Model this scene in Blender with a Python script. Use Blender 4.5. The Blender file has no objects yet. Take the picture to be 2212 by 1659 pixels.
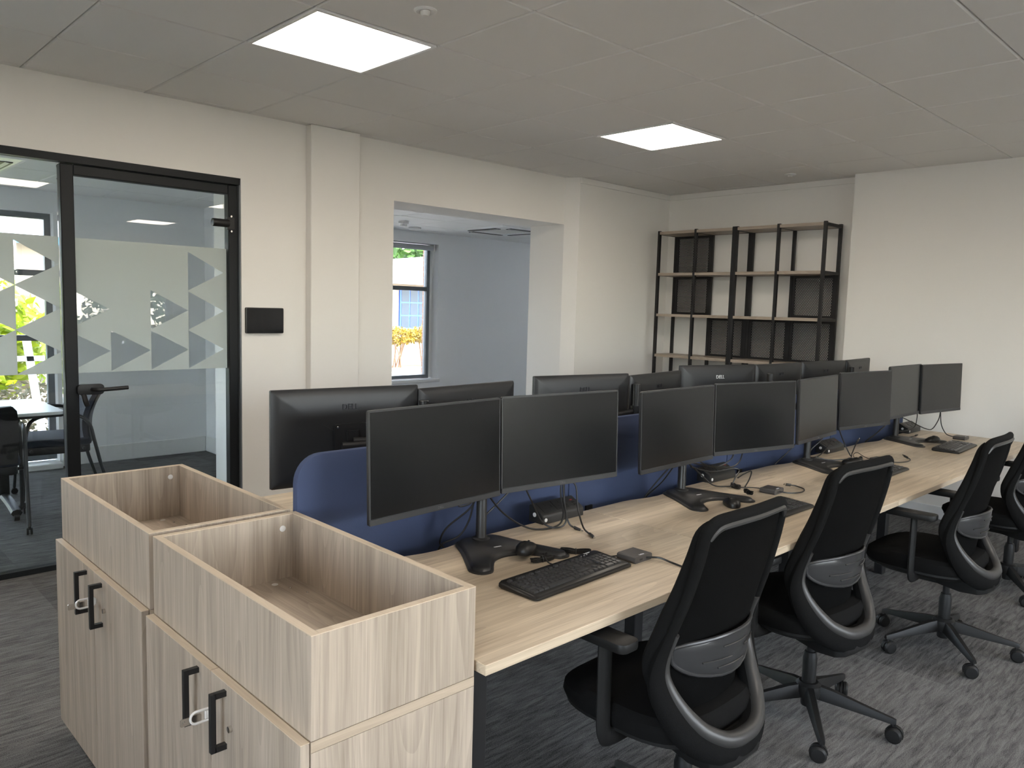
import bpy, bmesh, math, random
from mathutils import Vector, Matrix
random.seed(7)
S = bpy.context.scene
C = S.collection

# ------------------------------------------------------------------ camera
F_PX = 1681.843
YAW, PITCH, ROLL = 0.80242, -0.09720, 0.02754
CAM = Vector((-2.207, -2.215, 1.501))
fw = Vector((math.cos(PITCH)*math.cos(YAW), math.cos(PITCH)*math.sin(YAW), math.sin(PITCH)))
rt = Vector((math.sin(YAW), -math.cos(YAW), 0))
up = rt.cross(fw)
r2 = math.cos(ROLL)*rt + math.sin(ROLL)*up
u2 = -math.sin(ROLL)*rt + math.cos(ROLL)*up
cd = bpy.data.cameras.new('camera')
cd.sensor_width = 36.0
cd.lens = F_PX*36.0/2212.0
cd.clip_start = 0.05
cam = bpy.data.objects.new('camera', cd)
C.objects.link(cam)
cam.matrix_world = Matrix(((r2.x, u2.x, -fw.x, CAM.x), (r2.y, u2.y, -fw.y, CAM.y), (r2.z, u2.z, -fw.z, CAM.z), (0, 0, 0, 1)))
S.camera = cam

# ------------------------------------------------------------------ world, sun, exposure
S.view_settings.view_transform = 'Standard'
S.view_settings.look = 'None'
S.view_settings.gamma = 1.0
S.view_settings.use_curve_mapping = False
S.view_settings.exposure = 0.28
SKY_STRENGTH = 3.2
SUN_STRENGTH = 3.5
PANEL_STRENGTH = 15.0
PANEL_COLOUR = (1.0, 0.89, 0.765, 1)
w = bpy.data.worlds.new('sky_world')
S.world = w
w.use_nodes = True
nt = w.node_tree
bg = nt.nodes['Background']
sky = nt.nodes.new('ShaderNodeTexSky')
sky.sky_type = 'NISHITA'
sky.sun_disc = False
sky.sun_elevation = math.radians(48)
sky.sun_rotation = math.radians(150)
sky.air_density = 1.0
sky.dust_density = 1.5
haze = nt.nodes.new('ShaderNodeHueSaturation')
haze.inputs['Saturation'].default_value = 0.5
nt.links.new(sky.outputs[0], haze.inputs['Color'])
nt.links.new(haze.outputs[0], bg.inputs[0])
bg.inputs[1].default_value = SKY_STRENGTH
sl = bpy.data.lights.new('sun', 'SUN')
sl.energy = SUN_STRENGTH
sl.angle = math.radians(1.5)
sl.color = (1.0, 0.95, 0.86)
sun = bpy.data.objects.new('sun', sl)
C.objects.link(sun)
sun.rotation_euler = (math.radians(42), math.radians(14), 0)   # shines towards +y, so it lights the garden beyond the facade

# ------------------------------------------------------------------ material helpers
def newmat(name):
    m = bpy.data.materials.new(name)
    m.use_nodes = True
    return m, m.node_tree.nodes, m.node_tree.links, m.node_tree.nodes['Principled BSDF']

def lin(r, g, b):
    f = lambda c: (c/255/12.92 if c/255 <= 0.04045 else ((c/255+0.055)/1.055)**2.4)
    return (f(r), f(g), f(b), 1)

def plain(name, col, rough=0.5, metal=0.0, spec=0.5, bump=0.0, bscale=200.0, var=0.0, coat=0.0):
    m, n, l, b = newmat(name)
    b.inputs['Base Color'].default_value = col
    b.inputs['Roughness'].default_value = rough
    b.inputs['Metallic'].default_value = metal
    b.inputs['Specular IOR Level'].default_value = spec
    b.inputs['Coat Weight'].default_value = coat
    if bump > 0 or var > 0:
        tc = n.new('ShaderNodeTexCoord')
        nz = n.new('ShaderNodeTexNoise')
        nz.inputs['Scale'].default_value = bscale
        nz.inputs['Detail'].default_value = 3
        l.new(tc.outputs['Object'], nz.inputs['Vector'])
        if bump > 0:
            bp = n.new('ShaderNodeBump')
            bp.inputs['Strength'].default_value = bump
            bp.inputs['Distance'].default_value = 0.002
            l.new(nz.outputs['Fac'], bp.inputs['Height'])
            l.new(bp.outputs['Normal'], b.inputs['Normal'])
        if var > 0:
            mx = n.new('ShaderNodeMix')
            mx.data_type = 'RGBA'
            mx.inputs['A'].default_value = tuple(c*(1-var) for c in col[:3])+(1,)
            mx.inputs['B'].default_value = tuple(min(1, c*(1+var)) for c in col[:3])+(1,)
            l.new(nz.outputs['Fac'], mx.inputs['Factor'])
            l.new(mx.outputs['Result'], b.inputs['Base Color'])
    return m

def wood(name, axis, dark, light, offset=(0, 0, 0), rough=0.45):
    m, n, l, b = newmat(name)
    tc = n.new('ShaderNodeTexCoord')
    mp = n.new('ShaderNodeMapping')
    sc = [34.0, 34.0, 34.0]
    sc[axis] = 1.0
    mp.inputs['Scale'].default_value = sc
    mp.inputs['Location'].default_value = offset
    l.new(tc.outputs['Object'], mp.inputs['Vector'])
    n1 = n.new('ShaderNodeTexNoise')
    n1.inputs['Scale'].default_value = 1.0
    n1.inputs['Detail'].default_value = 4
    n1.inputs['Roughness'].default_value = 0.6
    n1.inputs['Distortion'].default_value = 0.35
    l.new(mp.outputs[0], n1.inputs['Vector'])
    # broad cathedral figure: contour bands of a slow stretched noise
    mp2 = n.new('ShaderNodeMapping')
    sc2 = [7.0, 7.0, 7.0]
    sc2[axis] = 0.9
    mp2.inputs['Scale'].default_value = sc2
    mp2.inputs['Location'].default_value = tuple(o+3.7 for o in offset)
    l.new(tc.outputs['Object'], mp2.inputs['Vector'])
    n2 = n.new('ShaderNodeTexNoise')
    n2.inputs['Scale'].default_value = 0.8
    n2.inputs['Detail'].default_value = 1.0
    l.new(mp2.outputs[0], n2.inputs['Vector'])
    mu = n.new('ShaderNodeMath'); mu.operation = 'MULTIPLY'; mu.inputs[1].default_value = 22.0
    l.new(n2.outputs['Fac'], mu.inputs[0])
    fr = n.new('ShaderNodeMath'); fr.operation = 'FRACT'
    l.new(mu.outputs[0], fr.inputs[0])
    # fine pores
    mp3 = n.new('ShaderNodeMapping')
    sc3 = [240.0, 240.0, 240.0]
    sc3[axis] = 7.0
    mp3.inputs['Scale'].default_value = sc3
    l.new(tc.outputs['Object'], mp3.inputs['Vector'])
    n3 = n.new('ShaderNodeTexNoise')
    n3.inputs['Scale'].default_value = 1.0
    n3.inputs['Detail'].default_value = 2
    l.new(mp3.outputs[0], n3.inputs['Vector'])
    a1 = n.new('ShaderNodeMath'); a1.operation = 'MULTIPLY_ADD'; a1.inputs[1].default_value = 0.13
    l.new(fr.outputs[0], a1.inputs[0]); 
    a0 = n.new('ShaderNodeMath'); a0.operation = 'MULTIPLY'; a0.inputs[1].default_value = 0.88
    l.new(n1.outputs['Fac'], a0.inputs[0]); l.new(a0.outputs[0], a1.inputs[2])
    a2 = n.new('ShaderNodeMath'); a2.operation = 'MULTIPLY_ADD'; a2.inputs[1].default_value = 0.42
    l.new(n3.outputs['Fac'], a2.inputs[0]); l.new(a1.outputs[0], a2.inputs[2])
    cr = n.new('ShaderNodeValToRGB')
    cr.color_ramp.elements[0].position = 0.34
    cr.color_ramp.elements[0].color = dark
    cr.color_ramp.elements[1].position = 0.98
    cr.color_ramp.elements[1].color = light
    l.new(a2.outputs[0], cr.inputs['Fac'])
    l.new(cr.outputs['Color'], b.inputs['Base Color'])
    b.inputs['Roughness'].default_value = rough
    bp = n.new('ShaderNodeBump'); bp.inputs['Strength'].default_value = 0.12; bp.inputs['Distance'].default_value = 0.001
    l.new(n3.outputs['Fac'], bp.inputs['Height']); l.new(bp.outputs['Normal'], b.inputs['Normal'])
    return m

def carpet(name):
    m, n, l, b = newmat(name)
    tc = n.new('ShaderNodeTexCoord')
    mp = n.new('ShaderNodeMapping')
    mp.inputs['Scale'].default_value = (7.0, 60.0, 1.0)
    l.new(tc.outputs['Object'], mp.inputs['Vector'])
    n1 = n.new('ShaderNodeTexNoise'); n1.inputs['Scale'].default_value = 1.0; n1.inputs['Detail'].default_value = 5; n1.inputs['Roughness'].default_value = 0.7
    n1.inputs['Distortion'].default_value = 0.6
    l.new(mp.outputs[0], n1.inputs['Vector'])
    n2 = n.new('ShaderNodeTexNoise'); n2.inputs['Scale'].default_value = 320.0; n2.inputs['Detail'].default_value = 3
    l.new(tc.outputs['Object'], n2.inputs['Vector'])
    # half-metre carpet tiles, each a touch lighter or darker
    ck = n.new('ShaderNodeTexVoronoi'); ck.distance = 'CHEBYCHEV'; ck.inputs['Scale'].default_value = 2.0; ck.inputs['Randomness'].default_value = 0.0
    l.new(tc.outputs['Object'], ck.inputs['Vector'])
    sp = n.new('ShaderNodeSeparateColor'); l.new(ck.outputs['Color'], sp.inputs[0])
    a = n.new('ShaderNodeMath'); a.operation = 'MULTIPLY_ADD'; a.inputs[1].default_value = 0.55
    l.new(n2.outputs['Fac'], a.inputs[0])
    a0 = n.new('ShaderNodeMath'); a0.operation = 'MULTIPLY'; a0.inputs[1].default_value = 0.6; l.new(n1.outputs['Fac'], a0.inputs[0]); l.new(a0.outputs[0], a.inputs[2])
    a3 = n.new('ShaderNodeMath'); a3.operation = 'MULTIPLY_ADD'; a3.inputs[1].default_value = 0.07
    l.new(sp.outputs[0], a3.inputs[0]); l.new(a.outputs[0], a3.inputs[2])
    cr = n.new('ShaderNodeValToRGB')
    cr.color_ramp.elements[0].position = 0.44; cr.color_ramp.elements[0].color = (0.022, 0.022, 0.023, 1)
    cr.color_ramp.elements[1].position = 0.76; cr.color_ramp.elements[1].color = (0.21, 0.205, 0.20, 1)
    l.new(a3.outputs[0], cr.inputs['Fac']); l.new(cr.outputs['Color'], b.inputs['Base Color'])
    b.inputs['Roughness'].default_value = 0.95
    b.inputs['Specular IOR Level'].default_value = 0.15
    bp = n.new('ShaderNodeBump'); bp.inputs['Strength'].default_value = 0.7; bp.inputs['Distance'].default_value = 0.004
    l.new(a.outputs[0], bp.inputs['Height']); l.new(bp.outputs['Normal'], b.inputs['Normal'])
    return m

def pane_glass(name, tint=(0.97, 0.985, 0.98, 1)):
    m, n, l, b = newmat(name)
    n.remove(b)
    out = n['Material Output']
    tr = n.new('ShaderNodeBsdfTransparent'); tr.inputs[0].default_value = tint
    gl = n.new('ShaderNodeBsdfGlossy'); gl.inputs['Roughness'].default_value = 0.0
    fr = n.new('ShaderNodeFresnel'); fr.inputs['IOR'].default_value = 1.5
    mx = n.new('ShaderNodeMixShader')
    l.new(fr.outputs[0], mx.inputs[0]); l.new(tr.outputs[0], mx.inputs[1]); l.new(gl.outputs[0], mx.inputs[2])
    l.new(mx.outputs[0], out.inputs['Surface'])
    return m

def frosted(name):
    m, n, l, b = newmat(name)
    n.remove(b)
    out = n['Material Output']
    df = n.new('ShaderNodeBsdfDiffuse'); df.inputs[0].default_value = (0.62, 0.65, 0.63, 1)
    tl = n.new('ShaderNodeBsdfTranslucent'); tl.inputs[0].default_value = (0.72, 0.76, 0.74, 1)
    mx = n.new('ShaderNodeMixShader'); mx.inputs[0].default_value = 0.5
    l.new(df.outputs[0], mx.inputs[1]); l.new(tl.outputs[0], mx.inputs[2]); l.new(mx.outputs[0], out.inputs['Surface'])
    return m

def perforated(name):
    m, n, l, b = newmat(name)
    out = n['Material Output']
    b.inputs['Base Color'].default_value = (0.02, 0.02, 0.021, 1); b.inputs['Roughness'].default_value = 0.5
    tc = n.new('ShaderNodeTexCoord')
    sx = n.new('ShaderNodeSeparateXYZ'); l.new(tc.outputs['Object'], sx.inputs[0])
    cmb = n.new('ShaderNodeCombineXYZ')
    l.new(sx.outputs['Y'], cmb.inputs['X'])
    ms = n.new('ShaderNodeMath'); ms.operation = 'MULTIPLY'; ms.inputs[1].default_value = 1.0
    l.new(sx.outputs['Z'], ms.inputs[0]); l.new(ms.outputs[0], cmb.inputs['Y'])
    # staggered round holes: two square lattices, one shifted by half a pitch
    fac = None
    pitch = 0.015
    for k in (0, 1):
        mp = n.new('ShaderNodeMapping'); mp.inputs['Scale'].default_value = (1/pitch, 1/(pitch*1.6), 1)
        mp.inputs['Location'].default_value = (0.5*k, 0.5*k, 0)
        l.new(cmb.outputs[0], mp.inputs['Vector'])
        fr = n.new('ShaderNodeVectorMath'); fr.operation = 'FRACTION'; l.new(mp.outputs[0], fr.inputs[0])
        su = n.new('ShaderNodeVectorMath'); su.operation = 'SUBTRACT'; su.inputs[1].default_value = (0.5, 0.5, 0); l.new(fr.outputs[0], su.inputs[0])
        sc = n.new('ShaderNodeVectorMath'); sc.operation = 'MULTIPLY'; sc.inputs[1].default_value = (1, 1.6, 0); l.new(su.outputs[0], sc.inputs[0])
        ln = n.new('ShaderNodeVectorMath'); ln.operation = 'LENGTH'; l.new(sc.outputs[0], ln.inputs[0])
        lt = n.new('ShaderNodeMath'); lt.operation = 'LESS_THAN'; lt.inputs[1].default_value = 0.33; l.new(ln.outputs['Value'], lt.inputs[0])
        if fac is None: fac = lt
        else:
            mxx = n.new('ShaderNodeMath'); mxx.operation = 'MAXIMUM'; l.new(fac.outputs[0], mxx.inputs[0]); l.new(lt.outputs[0], mxx.inputs[1]); fac = mxx
    tr = n.new('ShaderNodeBsdfTransparent')
    mx = n.new('ShaderNodeMixShader'); l.new(fac.outputs[0], mx.inputs[0]); l.new(b.outputs[0], mx.inputs[1]); l.new(tr.outputs[0], mx.inputs[2])
    l.new(mx.outputs[0], out.inputs['Surface'])
    return m

def emit(name, col, strength):
    m, n, l, b = newmat(name)
    b.inputs['Base Color'].default_value = (0.9, 0.9, 0.9, 1)
    b.inputs['Emission Color'].default_value = col
    b.inputs['Emission Strength'].default_value = strength
    return m

def leafmat(name, dark, light):
    m, n, l, b = newmat(name)
    out = n['Material Output']
    gi = n.new('ShaderNodeNewGeometry')
    tc = n.new('ShaderNodeTexCoord')
    nz = n.new('ShaderNodeTexNoise'); nz.inputs['Scale'].default_value = 9.0; nz.inputs['Detail'].default_value = 3
    l.new(tc.outputs['Object'], nz.inputs['Vector'])
    mx = n.new('ShaderNodeMix'); mx.data_type = 'RGBA'
    mx.inputs['A'].default_value = dark; mx.inputs['B'].default_value = light
    ad = n.new('ShaderNodeMath'); ad.operation = 'MULTIPLY_ADD'; ad.inputs[1].default_value = 0.6
    l.new(gi.outputs['Random Per Island'], ad.inputs[0])
    sb = n.new('ShaderNodeMath'); sb.operation = 'MULTIPLY'; sb.inputs[1].default_value = 0.5; l.new(nz.outputs['Fac'], sb.inputs[0]); l.new(sb.outputs[0], ad.inputs[2])
    l.new(ad.outputs[0], mx.inputs['Factor'])
    l.new(mx.outputs['Result'], b.inputs['Base Color'])
    b.inputs['Roughness'].default_value = 0.5
    tl = n.new('ShaderNodeBsdfTranslucent'); l.new(mx.outputs['Result'], tl.inputs[0])
    ms = n.new('ShaderNodeMixShader'); ms.inputs[0].default_value = 0.35
    l.new(b.outputs[0], ms.inputs[1]); l.new(tl.outputs[0], ms.inputs[2]); l.new(ms.outputs[0], out.inputs['Surface'])
    return m

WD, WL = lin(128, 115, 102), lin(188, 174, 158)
M = {
 'wall': plain('wall_paint', (0.82, 0.80, 0.76, 1), 0.85, bump=0.08, bscale=260, spec=0.3),
 'wall_cool': plain('wall_paint_side_rooms', (0.85, 0.86, 0.87, 1), 0.85, bump=0.05, bscale=260, spec=0.3),
 'ceiling': plain('ceiling_board', (0.80, 0.79, 0.77, 1), 0.7, bump=0.03, bscale=400, spec=0.3),
 'grid': plain('ceiling_grid', (0.84, 0.83, 0.81, 1), 0.6),
 'white': plain('white_gloss_paint', (0.80, 0.80, 0.79, 1), 0.35),
 'offwhite': plain('off_white_plastic', (0.72, 0.71, 0.68, 1), 0.4),
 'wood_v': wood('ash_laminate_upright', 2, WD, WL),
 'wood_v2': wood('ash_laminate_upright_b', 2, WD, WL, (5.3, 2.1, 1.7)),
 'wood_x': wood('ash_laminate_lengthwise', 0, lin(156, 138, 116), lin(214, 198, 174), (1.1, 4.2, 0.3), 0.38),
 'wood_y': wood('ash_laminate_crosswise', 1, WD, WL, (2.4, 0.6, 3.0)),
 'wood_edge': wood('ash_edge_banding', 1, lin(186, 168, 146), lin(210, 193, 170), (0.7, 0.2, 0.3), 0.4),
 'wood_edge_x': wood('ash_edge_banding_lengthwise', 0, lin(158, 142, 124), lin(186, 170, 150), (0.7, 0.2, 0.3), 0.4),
 'carpet': carpet('carpet_tile'),
 'black': plain('black_powder_coat', (0.012, 0.012, 0.013, 1), 0.45, spec=0.4),
 'frame': plain('anthracite_aluminium', (0.010, 0.012, 0.014, 1), 0.5, spec=0.25),
 'grey_frame': plain('grey_window_frame', (0.13, 0.145, 0.16, 1), 0.4),
 'blind': plain('grey_blind_fabric', (0.42, 0.43, 0.45, 1), 0.8),
 'plastic': plain('black_plastic', (0.022, 0.022, 0.022, 1), 0.38, bump=0.05, bscale=900),
 'chair_plastic': plain('chair_black_plastic', (0.009, 0.009, 0.009, 1), 0.5, bump=0.05, bscale=700, spec=0.3),
 'chair_fabric': plain('chair_black_fabric', (0.006, 0.006, 0.006, 1), 0.95, bump=0.5, bscale=700, spec=0.12),
 'chair_mesh': plain('chair_black_mesh', (0.003, 0.003, 0.003, 1), 0.95, bump=0.5, bscale=900, spec=0.08),
 'liner': plain('chair_grey_plastic', (0.032, 0.031, 0.030, 1), 0.42),
 'lumbar': plain('lumbar_plastic', (0.03, 0.03, 0.031, 1), 0.32),
 'monitor': plain('monitor_shell', (0.016, 0.0165, 0.018, 1), 0.42, bump=0.04, bscale=1200),
 'bezel': plain('monitor_bezel', (0.03, 0.031, 0.033, 1), 0.45),
 'screen': plain('monitor_screen', (0.004, 0.0045, 0.0055, 1), 0.26, spec=0.5),
 'logo': plain('grey_logo', (0.10, 0.10, 0.10, 1), 0.4),
 'print': plain('white_print', (0.75, 0.75, 0.75, 1), 0.5),
 'dark_logo': plain('dark_embossed_logo', (0.035, 0.036, 0.04, 1), 0.3),
 'blue': plain('blue_screen_fabric', lin(74, 84, 112), 0.95, bump=0.35, bscale=800, spec=0.15, var=0.05),
 'chrome': plain('chrome', (0.62, 0.60, 0.57, 1), 0.2, metal=1.0),
 'clear': plain('clear_plastic', (0.75, 0.73, 0.70, 1), 0.15, coat=0.4),
 'key': plain('key_cap', (0.045, 0.045, 0.046, 1), 0.3),
 'kb': plain('keyboard_shell', (0.010, 0.010, 0.010, 1), 0.38),
 'dock': plain('dock_shell', (0.065, 0.060, 0.057, 1), 0.42),
 'cable': plain('cable_rubber', (0.008, 0.008, 0.008, 1), 0.4),
 'glass': pane_glass('partition_glass'),
 'wglass': pane_glass('window_glass', (0.97, 0.98, 0.98, 1)),
 'frost': frosted('frosted_film'),
 'perf': perforated('perforated_steel'),
 'tablet': plain('tablet_screen', (0.006, 0.007, 0.010, 1), 0.08, spec=0.6),
 'tabletop': plain('white_table_top', (0.74, 0.76, 0.76, 1), 0.3),
 'mchair': plain('dark_blue_chair_fabric', (0.020, 0.026, 0.042, 1), 0.85, bump=0.3, bscale=500),
 'tube': plain('black_tube', (0.02, 0.021, 0.022, 1), 0.3),
 'panel': emit('light_panel_diffuser', PANEL_COLOUR, PANEL_STRENGTH),
 'red': plain('red_indicator', (0.5, 0.05, 0.04, 1), 0.4),
 'brick': plain('buff_brick', lin(140, 108, 90), 0.9, bump=0.5, bscale=120, var=0.12),
 'mortar': plain('mortar', lin(150, 140, 128), 0.95),
 'roof': plain('pale_metal_roof', (0.45, 0.46, 0.47, 1), 0.5),
 'cyan': plain('cyan_fascia', lin(40, 130, 160), 0.5),
 'blueframe': plain('blue_window_frame', lin(20, 70, 165), 0.5),
 'farglass': plain('far_window_glass', lin(40, 52, 64), 0.35, spec=0.25),
 'render': plain('cream_render', lin(150, 138, 120), 0.9),
 'paving': plain('pale_paving', lin(165, 160, 152), 0.9, bump=0.3, bscale=60, var=0.06),
 'soil': plain('bark_mulch', lin(120, 100, 82), 0.95, bump=0.6, bscale=60, var=0.3),
 'stem': plain('shrub_stem', lin(112, 84, 62), 0.9, bump=0.5, bscale=80),
 'leaf_lime': leafmat('lime_leaf', lin(80, 110, 8), lin(160, 172, 24)),
 'leaf_green': leafmat('green_leaf', lin(28, 58, 22), lin(84, 112, 52)),
 'leaf_tree': leafmat('tree_leaf', lin(40, 76, 24), lin(92, 128, 56)),
 'leaf_amber': leafmat('amber_leaf', lin(84, 92, 16), lin(165, 125, 30)),
 'leaf_mixed': leafmat('flowering_leaf', lin(34, 62, 30), lin(140, 122, 100)),
}

# ------------------------------------------------------------------ geometry helpers
class MB:
    def __init__(s): s.bm = bmesh.new()
    def verts(s, pts): return [s.bm.verts.new(p) for p in pts]
    def face(s, vs):
        try: return s.bm.faces.new(vs)
        except ValueError: return None
    def box(s, x0, x1, y0, y1, z0, z1):
        v = s.verts([(x, y, z) for z in (z0, z1) for y in (y0, y1) for x in (x0, x1)])
        for q in ((0, 2, 3, 1), (4, 5, 7, 6), (0, 1, 5, 4), (2, 6, 7, 3), (0, 4, 6, 2), (1, 3, 7, 5)): s.face([v[i] for i in q])
        return s
    def obox(s, c, ax, half):
        c = Vector(c); ax = [Vector(a).normalized()*h for a, h in zip(ax, half)]
        v = s.verts([c+i*ax[0]+j*ax[1]+k*ax[2] for k in (-1, 1) for j in (-1, 1) for i in (-1, 1)])
        for q in ((0, 2, 3, 1), (4, 5, 7, 6), (0, 1, 5, 4), (2, 6, 7, 3), (0, 4, 6, 2), (1, 3, 7, 5)): s.face([v[i] for i in q])
        return s
    def prism(s, poly, lo, hi, axis=2, inset=0.0):
        def P(a, b, c): return ((c, a, b), (a, c, b), (a, b, c))[axis]
        n = len(poly)
        a = s.verts([P(x, y, lo) for x, y in poly]); b = s.verts([P(x, y, hi) for x, y in poly])
        s.face(a[::-1]); s.face(b)
        for i in range(n): s.face([a[i], a[(i+1) % n], b[(i+1) % n], b[i]])
        return s
    def rings(s, rs, cap0=True, cap1=True, closed=False):
        vs = [s.verts(r) for r in rs]
        n = len(rs[0])
        m = len(vs) if closed else len(vs)-1
        for i in range(m):
            a, b = vs[i], vs[(i+1) % len(vs)]
            for j in range(n): s.face([a[j], a[(j+1) % n], b[(j+1) % n], b[j]])
        if not closed:
            if cap0: s.face(vs[0][::-1])
            if cap1: s.face(vs[-1])
        return s
    def lathe(s, prof, c=(0, 0, 0), seg=20, axis='z'):
        rs = []
        for r, h in prof:
            ring = []
            for k in range(seg):
                a = 2*math.pi*k/seg
                x, y = max(r, 1e-4)*math.cos(a), max(r, 1e-4)*math.sin(a)
                p = (x, y, h) if axis == 'z' else ((h, x, y) if axis == 'x' else (y, h, x))
                ring.append((p[0]+c[0], p[1]+c[1], p[2]+c[2]))
            rs.append(ring)
        return s.rings(rs)
    def cyl(s, c, r, h0, h1, seg=16, axis='z'): return s.lathe([(r, h0), (r, h1)], c, seg, axis)
    def tube(s, pts, r, seg=8, closed=False, flat=None):
        pts = [Vector(p) for p in pts]; n = len(pts); rs = []
        ref = None
        for i, p in enumerate(pts):
            if closed: d = pts[(i+1) % n]-pts[i-1]
            else: d = pts[min(i+1, n-1)]-pts[max(i-1, 0)]
            d = d.normalized() if d.length > 1e-9 else Vector((0, 0, 1))
            if ref is None:
                ref = Vector((0, 0, 1)) if abs(d.z) < 0.9 else Vector((0, 1, 0))
            u = (ref - d*ref.dot(d))
            if u.length < 1e-6: u = d.orthogonal()
            u.normalize(); ref = u
            v = d.cross(u)
            ri = r[i] if isinstance(r, (list, tuple)) else r
            fu, fv = flat if flat else (1, 1)
            rs.append([p+u*math.cos(2*math.pi*k/seg)*ri*fu+v*math.sin(2*math.pi*k/seg)*ri*fv for k in range(seg)])
        return s.rings(rs, closed=closed)
    def bevel(s, w, seg=2, ang=30):
        bmesh.ops.recalc_face_normals(s.bm, faces=s.bm.faces)
        es = [e for e in s.bm.edges if len(e.link_faces) == 2 and e.calc_face_angle(0) > math.radians(ang)]
        if es: bmesh.ops.bevel(s.bm, geom=es, offset=w, segments=seg, affect='EDGES', profile=0.6, clamp_overlap=True)
        return s
    def mesh(s, name, mat, smooth=False):
        bmesh.ops.recalc_face_normals(s.bm, faces=s.bm.faces)
        me = bpy.data.meshes.new(name); s.bm.to_mesh(me); s.bm.free()
        me.materials.append(M[mat] if isinstance(mat, str) else mat)
        if smooth:
            me.polygons.foreach_set('use_smooth', [True]*len(me.polygons))
            try: me.set_sharp_from_angle(angle=math.radians(38))
            except Exception: pass
        return me
    def build(s, name, mat, parent=None, smooth=False): return link(name, s.mesh(name, mat, smooth), parent)

def link(name, me, parent=None):
    o = bpy.data.objects.new(name, me); C.objects.link(o)
    if parent: o.parent = parent
    return o

def tag(o, label=None, cat=None, group=None, kind=None):
    if label: o['label'] = label
    if cat: o['category'] = cat
    if group: o['group'] = group
    if kind: o['kind'] = kind
    return o

def thing(name, label, cat, loc=(0, 0, 0), rz=0.0, group=None):
    o = bpy.data.objects.new(name, None); C.objects.link(o)
    o.empty_display_size = 0.1
    o.location = loc; o.rotation_euler = (0, 0, rz)
    return tag(o, label, cat, group)

def struct(name, mb, mat, smooth=False, label=None):
    return tag(mb.build(name, mat, None, smooth), label=label, kind='structure')

def copy_tree(o, parent=None):
    c = o.copy(); C.objects.link(c); c.parent = parent
    for ch in list(o.children): copy_tree(ch, c)
    return c

def place(root, loc, rz, label, group=None):
    root.location = loc; root.rotation_euler = (0, 0, rz); root['label'] = label
    if group: root['group'] = group
    return root

def spline(pts, n=8, closed=False):
    P = [Vector(p) for p in pts]; out = []; m = len(P)
    segs = m if closed else m-1
    for i in range(segs):
        if closed: p0, p1, p2, p3 = P[i-1], P[i], P[(i+1) % m], P[(i+2) % m]
        else: p0, p1, p2, p3 = P[max(i-1, 0)], P[i], P[i+1], P[min(i+2, m-1)]
        for k in range(n):
            t = k/n
            out.append(0.5*((2*p1)+(p2-p0)*t+(2*p0-5*p1+4*p2-p3)*t*t+(3*p1-p0-3*p2+p3)*t**3))
    if not closed: out.append(P[-1])
    return out

def rrect(x0, x1, y0, y1, r, seg=5):
    pts = []
    for cx, cy, a0 in ((x1-r, y1-r, 0), (x0+r, y1-r, 90), (x0+r, y0+r, 180), (x1-r, y0+r, 270)):
        for k in range(seg+1):
            a = math.radians(a0+90*k/seg); pts.append((cx+r*math.cos(a), cy+r*math.sin(a)))
    return pts

def text(name, body, size, mat, parent, loc, rot=(0, 0, 0), depth=0.0004, stretch=1.0):
    cu = bpy.data.curves.new(name, 'FONT')
    cu.body = body; cu.size = size; cu.extrude = depth; cu.align_x = 'CENTER'; cu.align_y = 'CENTER'; cu.resolution_u = 2
    t = bpy.data.objects.new(name, cu); C.objects.link(t)
    dg = bpy.context.evaluated_depsgraph_get()
    me = bpy.data.meshes.new_from_object(t.evaluated_get(dg))
    bpy.data.objects.remove(t); bpy.data.curves.remove(cu)
    me.name = name; me.materials.clear(); me.materials.append(M[mat])
    o = link(name, me, parent); o.location = loc; o.rotation_euler = rot; o.scale = (stretch, 1, 1)
    return o

H = 2.64
CZ = 2.38      # ceiling height in the two side rooms
# ================================================================== STRUCTURE
struct('floor', MB().box(-4.6, 6.7, -6.2, 5.69, -0.12, 0), 'carpet')
ceiling = struct('ceiling', MB().box(-4.6, 6.7, -6.2, 5.69, 2.6525, 2.78), 'grid')

LIGHTS = [(-0.3, 0.9), (2.1, 0.9), (-2.7, 0.9), (-0.3, -2.1), (2.1, -2.1), (-2.7, -2.1), (-0.3, -5.1), (2.1, -5.1), (-2.7, -5.1)]
def tile_mesh(w_, d_):
    b = MB()
    g, ch, z0, z1 = 0.003, 0.006, 2.64, 2.6525
    x0, x1, y0, y1 = g, w_-g, g, d_-g
    lo = [(x0+ch, y0+ch, z0), (x1-ch, y0+ch, z0), (x1-ch, y1-ch, z0), (x0+ch, y1-ch, z0)]
    mid = [(x0, y0, z0+ch), (x1, y0, z0+ch), (x1, y1, z0+ch), (x0, y1, z0+ch)]
    hi = [(x, y, z1) for x, y, z in mid]
    b.rings([lo, mid, hi])
    return b.mesh('ceiling_tile', 'ceiling')
tcache = {}
for i in range(-6, 8):
    for j in range(-9, 5):
        x0, y0 = 0.6*i, 0.6*j
        x1, y1 = min(x0+0.6, 4.45 if y0 < 0.4 else 4.32), min(y0+0.6, 2.5)
        if x1-x0 < 0.02 or y1-y0 < 0.02 or x0 < -3.61: continue
        if any(abs(x0+0.3-lx) < 0.05 and abs(y0+0.3-ly) < 0.05 for lx, ly in LIGHTS): continue
        key = (round(x1-x0, 3), round(y1-y0, 3))
        if key not in tcache: tcache[key] = tile_mesh(*key)
        t = link('ceiling_tile', tcache[key], ceiling); t.location = (x0, y0, 0)

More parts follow.
